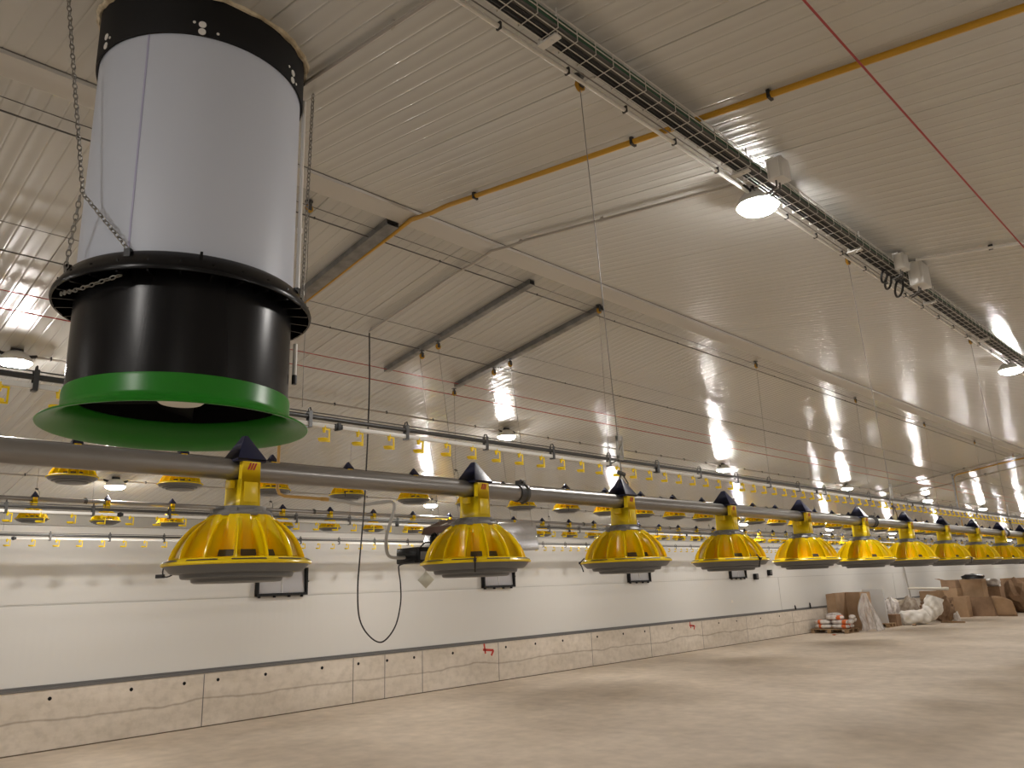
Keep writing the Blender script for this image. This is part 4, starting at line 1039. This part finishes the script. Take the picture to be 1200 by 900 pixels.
heap('crumpled brown paper heap behind the lying end of the white sack', -9.72, 28.85, 0.36, 0.40, 0.80, 'paper', 3)
heap('dark crushed cardboard heap against the plinth', -10.40, 28.65, 0.28, 0.5, 0.85, 'cardboard_dark', 4)
# white sack, one lying half and one upright half folded up
b = MB()
def sackfn(u, v):
    # u along the sack (lying end to standing mouth), v around it
    a = 2 * PI * v
    P = [Vector(q) for q in ((-9.62, 27.42, 0.20), (-9.48, 27.48, 0.22), (-9.12, 27.66, 0.23), (-8.86, 27.84, 0.27), (-8.72, 27.96, 0.50), (-8.62, 28.02, 0.84))]
    t = u * 5; i = min(4, int(t)); c_ = P[i].lerp(P[i + 1], t - i)
    d = (P[min(5, i + 1)] - P[i]).normalized(); lift = max(0.0, min(1.0, (u - 0.58) / 0.3))
    side = Vector((-0.55, 0.83, 0)).lerp(Vector((0.25, 1.0, 0)), min(1.0, max(0.0, (u - 0.5) / 0.25))); side = (side - d * side.dot(d)).normalized(); up = d.cross(side)
    if up.z < 0 and lift < 0.3: up = -up
    wd = (0.06 + 0.20 * min(1, u * 7) ** 0.5) * (1 - lift) + 0.34 * lift
    th = (0.06 + 0.16 * min(1, u * 7) ** 0.5) * (1 - lift) + (0.26 - 0.10 * max(0, (u - 0.75) / 0.25)) * lift
    ca, sa = math.cos(a), math.sin(a)
    k = 1 + 0.07 * math.sin(9 * u * 3.1 + 3 * a) + 0.05 * math.sin(23 * u + 5 * a + 1.3) + 0.03 * math.sin(41 * u - 7 * a)
    p = c_ + side * (math.copysign(abs(ca) ** 0.75, ca) * wd * k) + up * (math.copysign(abs(sa) ** 0.8, sa) * th * k)
    return (p.x, p.y, max(0.004, p.z))
b.grid(60, 40, sackfn)
n_ = 61
b.f.append([j * n_ for j in range(40)]); b.mi.append(0)
b.f.append([j * n_ + 60 for j in range(40)]); b.mi.append(0)
tag(b.build('woven_sack', M['sack'], ang=80), 'large white woven sack slumped on the floor, one end standing up', 'sack')
b = MB()
for i in range(7): b.box(-9.9 + 0.03 * i, -8.95 - 0.04 * (i % 3), 30.0 + 0.03 * (i % 2), 31.0, 0.105 * i, 0.105 * i + 0.085)
tag(b.build('flattened_cardboard', M['cardboard_dark'], smooth=False), 'stack of flattened cardboard behind the white sack', 'cardboard')
cardboard_box('closed_carton', 'light brown carton on the flattened cardboard', -9.75, -9.10, 30.1, 30.6, 0.26, 'cardboard', z=0.715, open_=False)
b = MB(); b.tube(arc([(-10.0, 29.75, 1.10), (-9.6, 30.0, 1.09), (-9.2, 30.2, 1.04), (-8.85, 30.35, 1.03)], 5), [0.03] + [0.05 + 0.003 * q for q in range(14)] + [0.07], 10)
b.v = [(x, y, 1.06 + (z - 1.06) * 0.7) for x, y, z in b.v]
tag(b.build('foam_strip', M['foam_white']), 'long white foam strip lying on top of the cartons', 'foam strip')
heap('crushed dark cardboard right of the white sack', -8.85, 29.55, 0.34, 0.36, 0.85, 'cardboard_dark', 5)
heap('white rag lying before the crushed cardboard right of the sack', -8.42, 29.2, 0.13, 0.2, 0.34, 'bag_white', 6)
b = MB(); b.box(-8.75, -8.05, 28.6, 28.72, 0.0, 0.05)
tag(b.build('plank', M['wood'], smooth=False), 'short plank on the floor right of the white sack', 'plank')
cardboard_box('upright_carton', 'tall upright brown carton behind the long low box', -9.30, -8.55, 33.3, 33.9, 1.30, 'cardboard', open_=False)
cardboard_box('narrow_carton', 'narrow brown carton left of the tall upright carton', -9.22, -8.82, 32.0, 32.5, 0.72, 'cardboard', open_=False)
cardboard_box('low_carton', 'long low brown carton with one flap bent to the floor', -9.05, -8.15, 32.7, 33.2, 0.66, 'cardboard_dark', flaps=())
b = MB(); b.grid(8, 8, lambda u, v: (-8.15 + 0.62 * u + 0.06 * v, 32.62 + 0.5 * v * 0.3, max(0.004, 0.70 * (1 - u ** 2.4 * 0.25) * (1 - v) + 0.004)))
o = b.build('bent_cardboard', M['cardboard'], ang=60); s_ = o.modifiers.new('thickness', 'SOLIDIFY'); s_.thickness = 0.012
tag(o, 'loose bent cardboard sheet leaning at the right of the low carton', 'cardboard')
cardboard_box('top_carton', 'torn carton at the top left of the rubbish heap', -9.75, -9.25, 32.6, 33.1, 0.30, 'cardboard_dark', z=1.0, flaps=(('-x', 0.2, 0.3),))
cardboard_box('under_carton', 'brown carton supporting the torn carton by the wall', -9.95, -9.24, 32.6, 33.25, 1.0, 'cardboard', open_=False)
blob('black_bag', 'black bag lying on top of the cartons by the wall', 'bag', (-9.15, 34.5, 1.22), 0.38, 0.3, 0.13, M['bag_black'], 101, 0.3)
cardboard_box('rear_carton', 'brown carton beneath the black bag', -9.75, -8.75, 34.1, 34.9, 1.22, 'cardboard_dark', open_=False)
blob('white_bag', 'small white bag on cartons right of the black bag', 'bag', (-8.47, 34.4, 1.0), 0.24, 0.2, 0.14, M['bag_white'], 103, 0.3)
cardboard_box('mixed_carton', 'brown carton under the small white bag', -8.74, -8.2, 34.1, 34.7, 1.0, 'cardboard_dark', open_=False)
heap('dark crushed cardboard heap at the right of the photo', -7.95, 35.6, 0.6, 0.7, 1.35, 'cardboard_dark', 8)
cardboard_box('far_carton', 'large brown carton at the far right end of the heap', -8.9, -7.9, 37.3, 38.2, 1.25, 'cardboard_dark', open_=False)
cardboard_box('red_carton', 'reddish carton at the right edge of the photo', -7.75, -7.2, 37.2, 37.8, 0.55, 'maroon', z=0.0, open_=False)
blob('floor_scrap', 'tiny scrap on the floor in front of the white sack', 'scrap', (-9.05, 27.0, 0), 0.06, 0.05, 0.03, M['cardboard'], 120, 0.3)
blob('floor_scrap', 'tiny red brown scrap on the floor before the pallet', 'scrap', (-9.75, 22.6, 0), 0.05, 0.04, 0.012, M['bag_orange'], 121, 0.3)
for i, (y, zt, lab) in enumerate(((22.6, 0.80, 'short dark peg standing on the sill left of the carton'), (23.6, 0.84, 'short dark peg standing on the sill right above the pallet'))):
    b = MB(); b.tube([(WALL_X + 0.04, y, PT + 0.028), (WALL_X + 0.03, y, zt)], 0.022, 8); b.tube([(WALL_X + 0.03, y, zt), (WALL_X + 0.03, y, zt + 0.03)], 0.012, 8)
    tag(b.build('sill_peg', M['black_matt']), lab, 'peg')
b = MB(); b.tube([(-10.68, 32.15, 0.0), (-10.79, 31.95, 2.3)], 0.03, 8); tag(b.build('leaning_pole', M['conduit_grey']), 'pale pole leaning on the wall behind the cartons', 'pole')

bpy.context.view_layer.update()
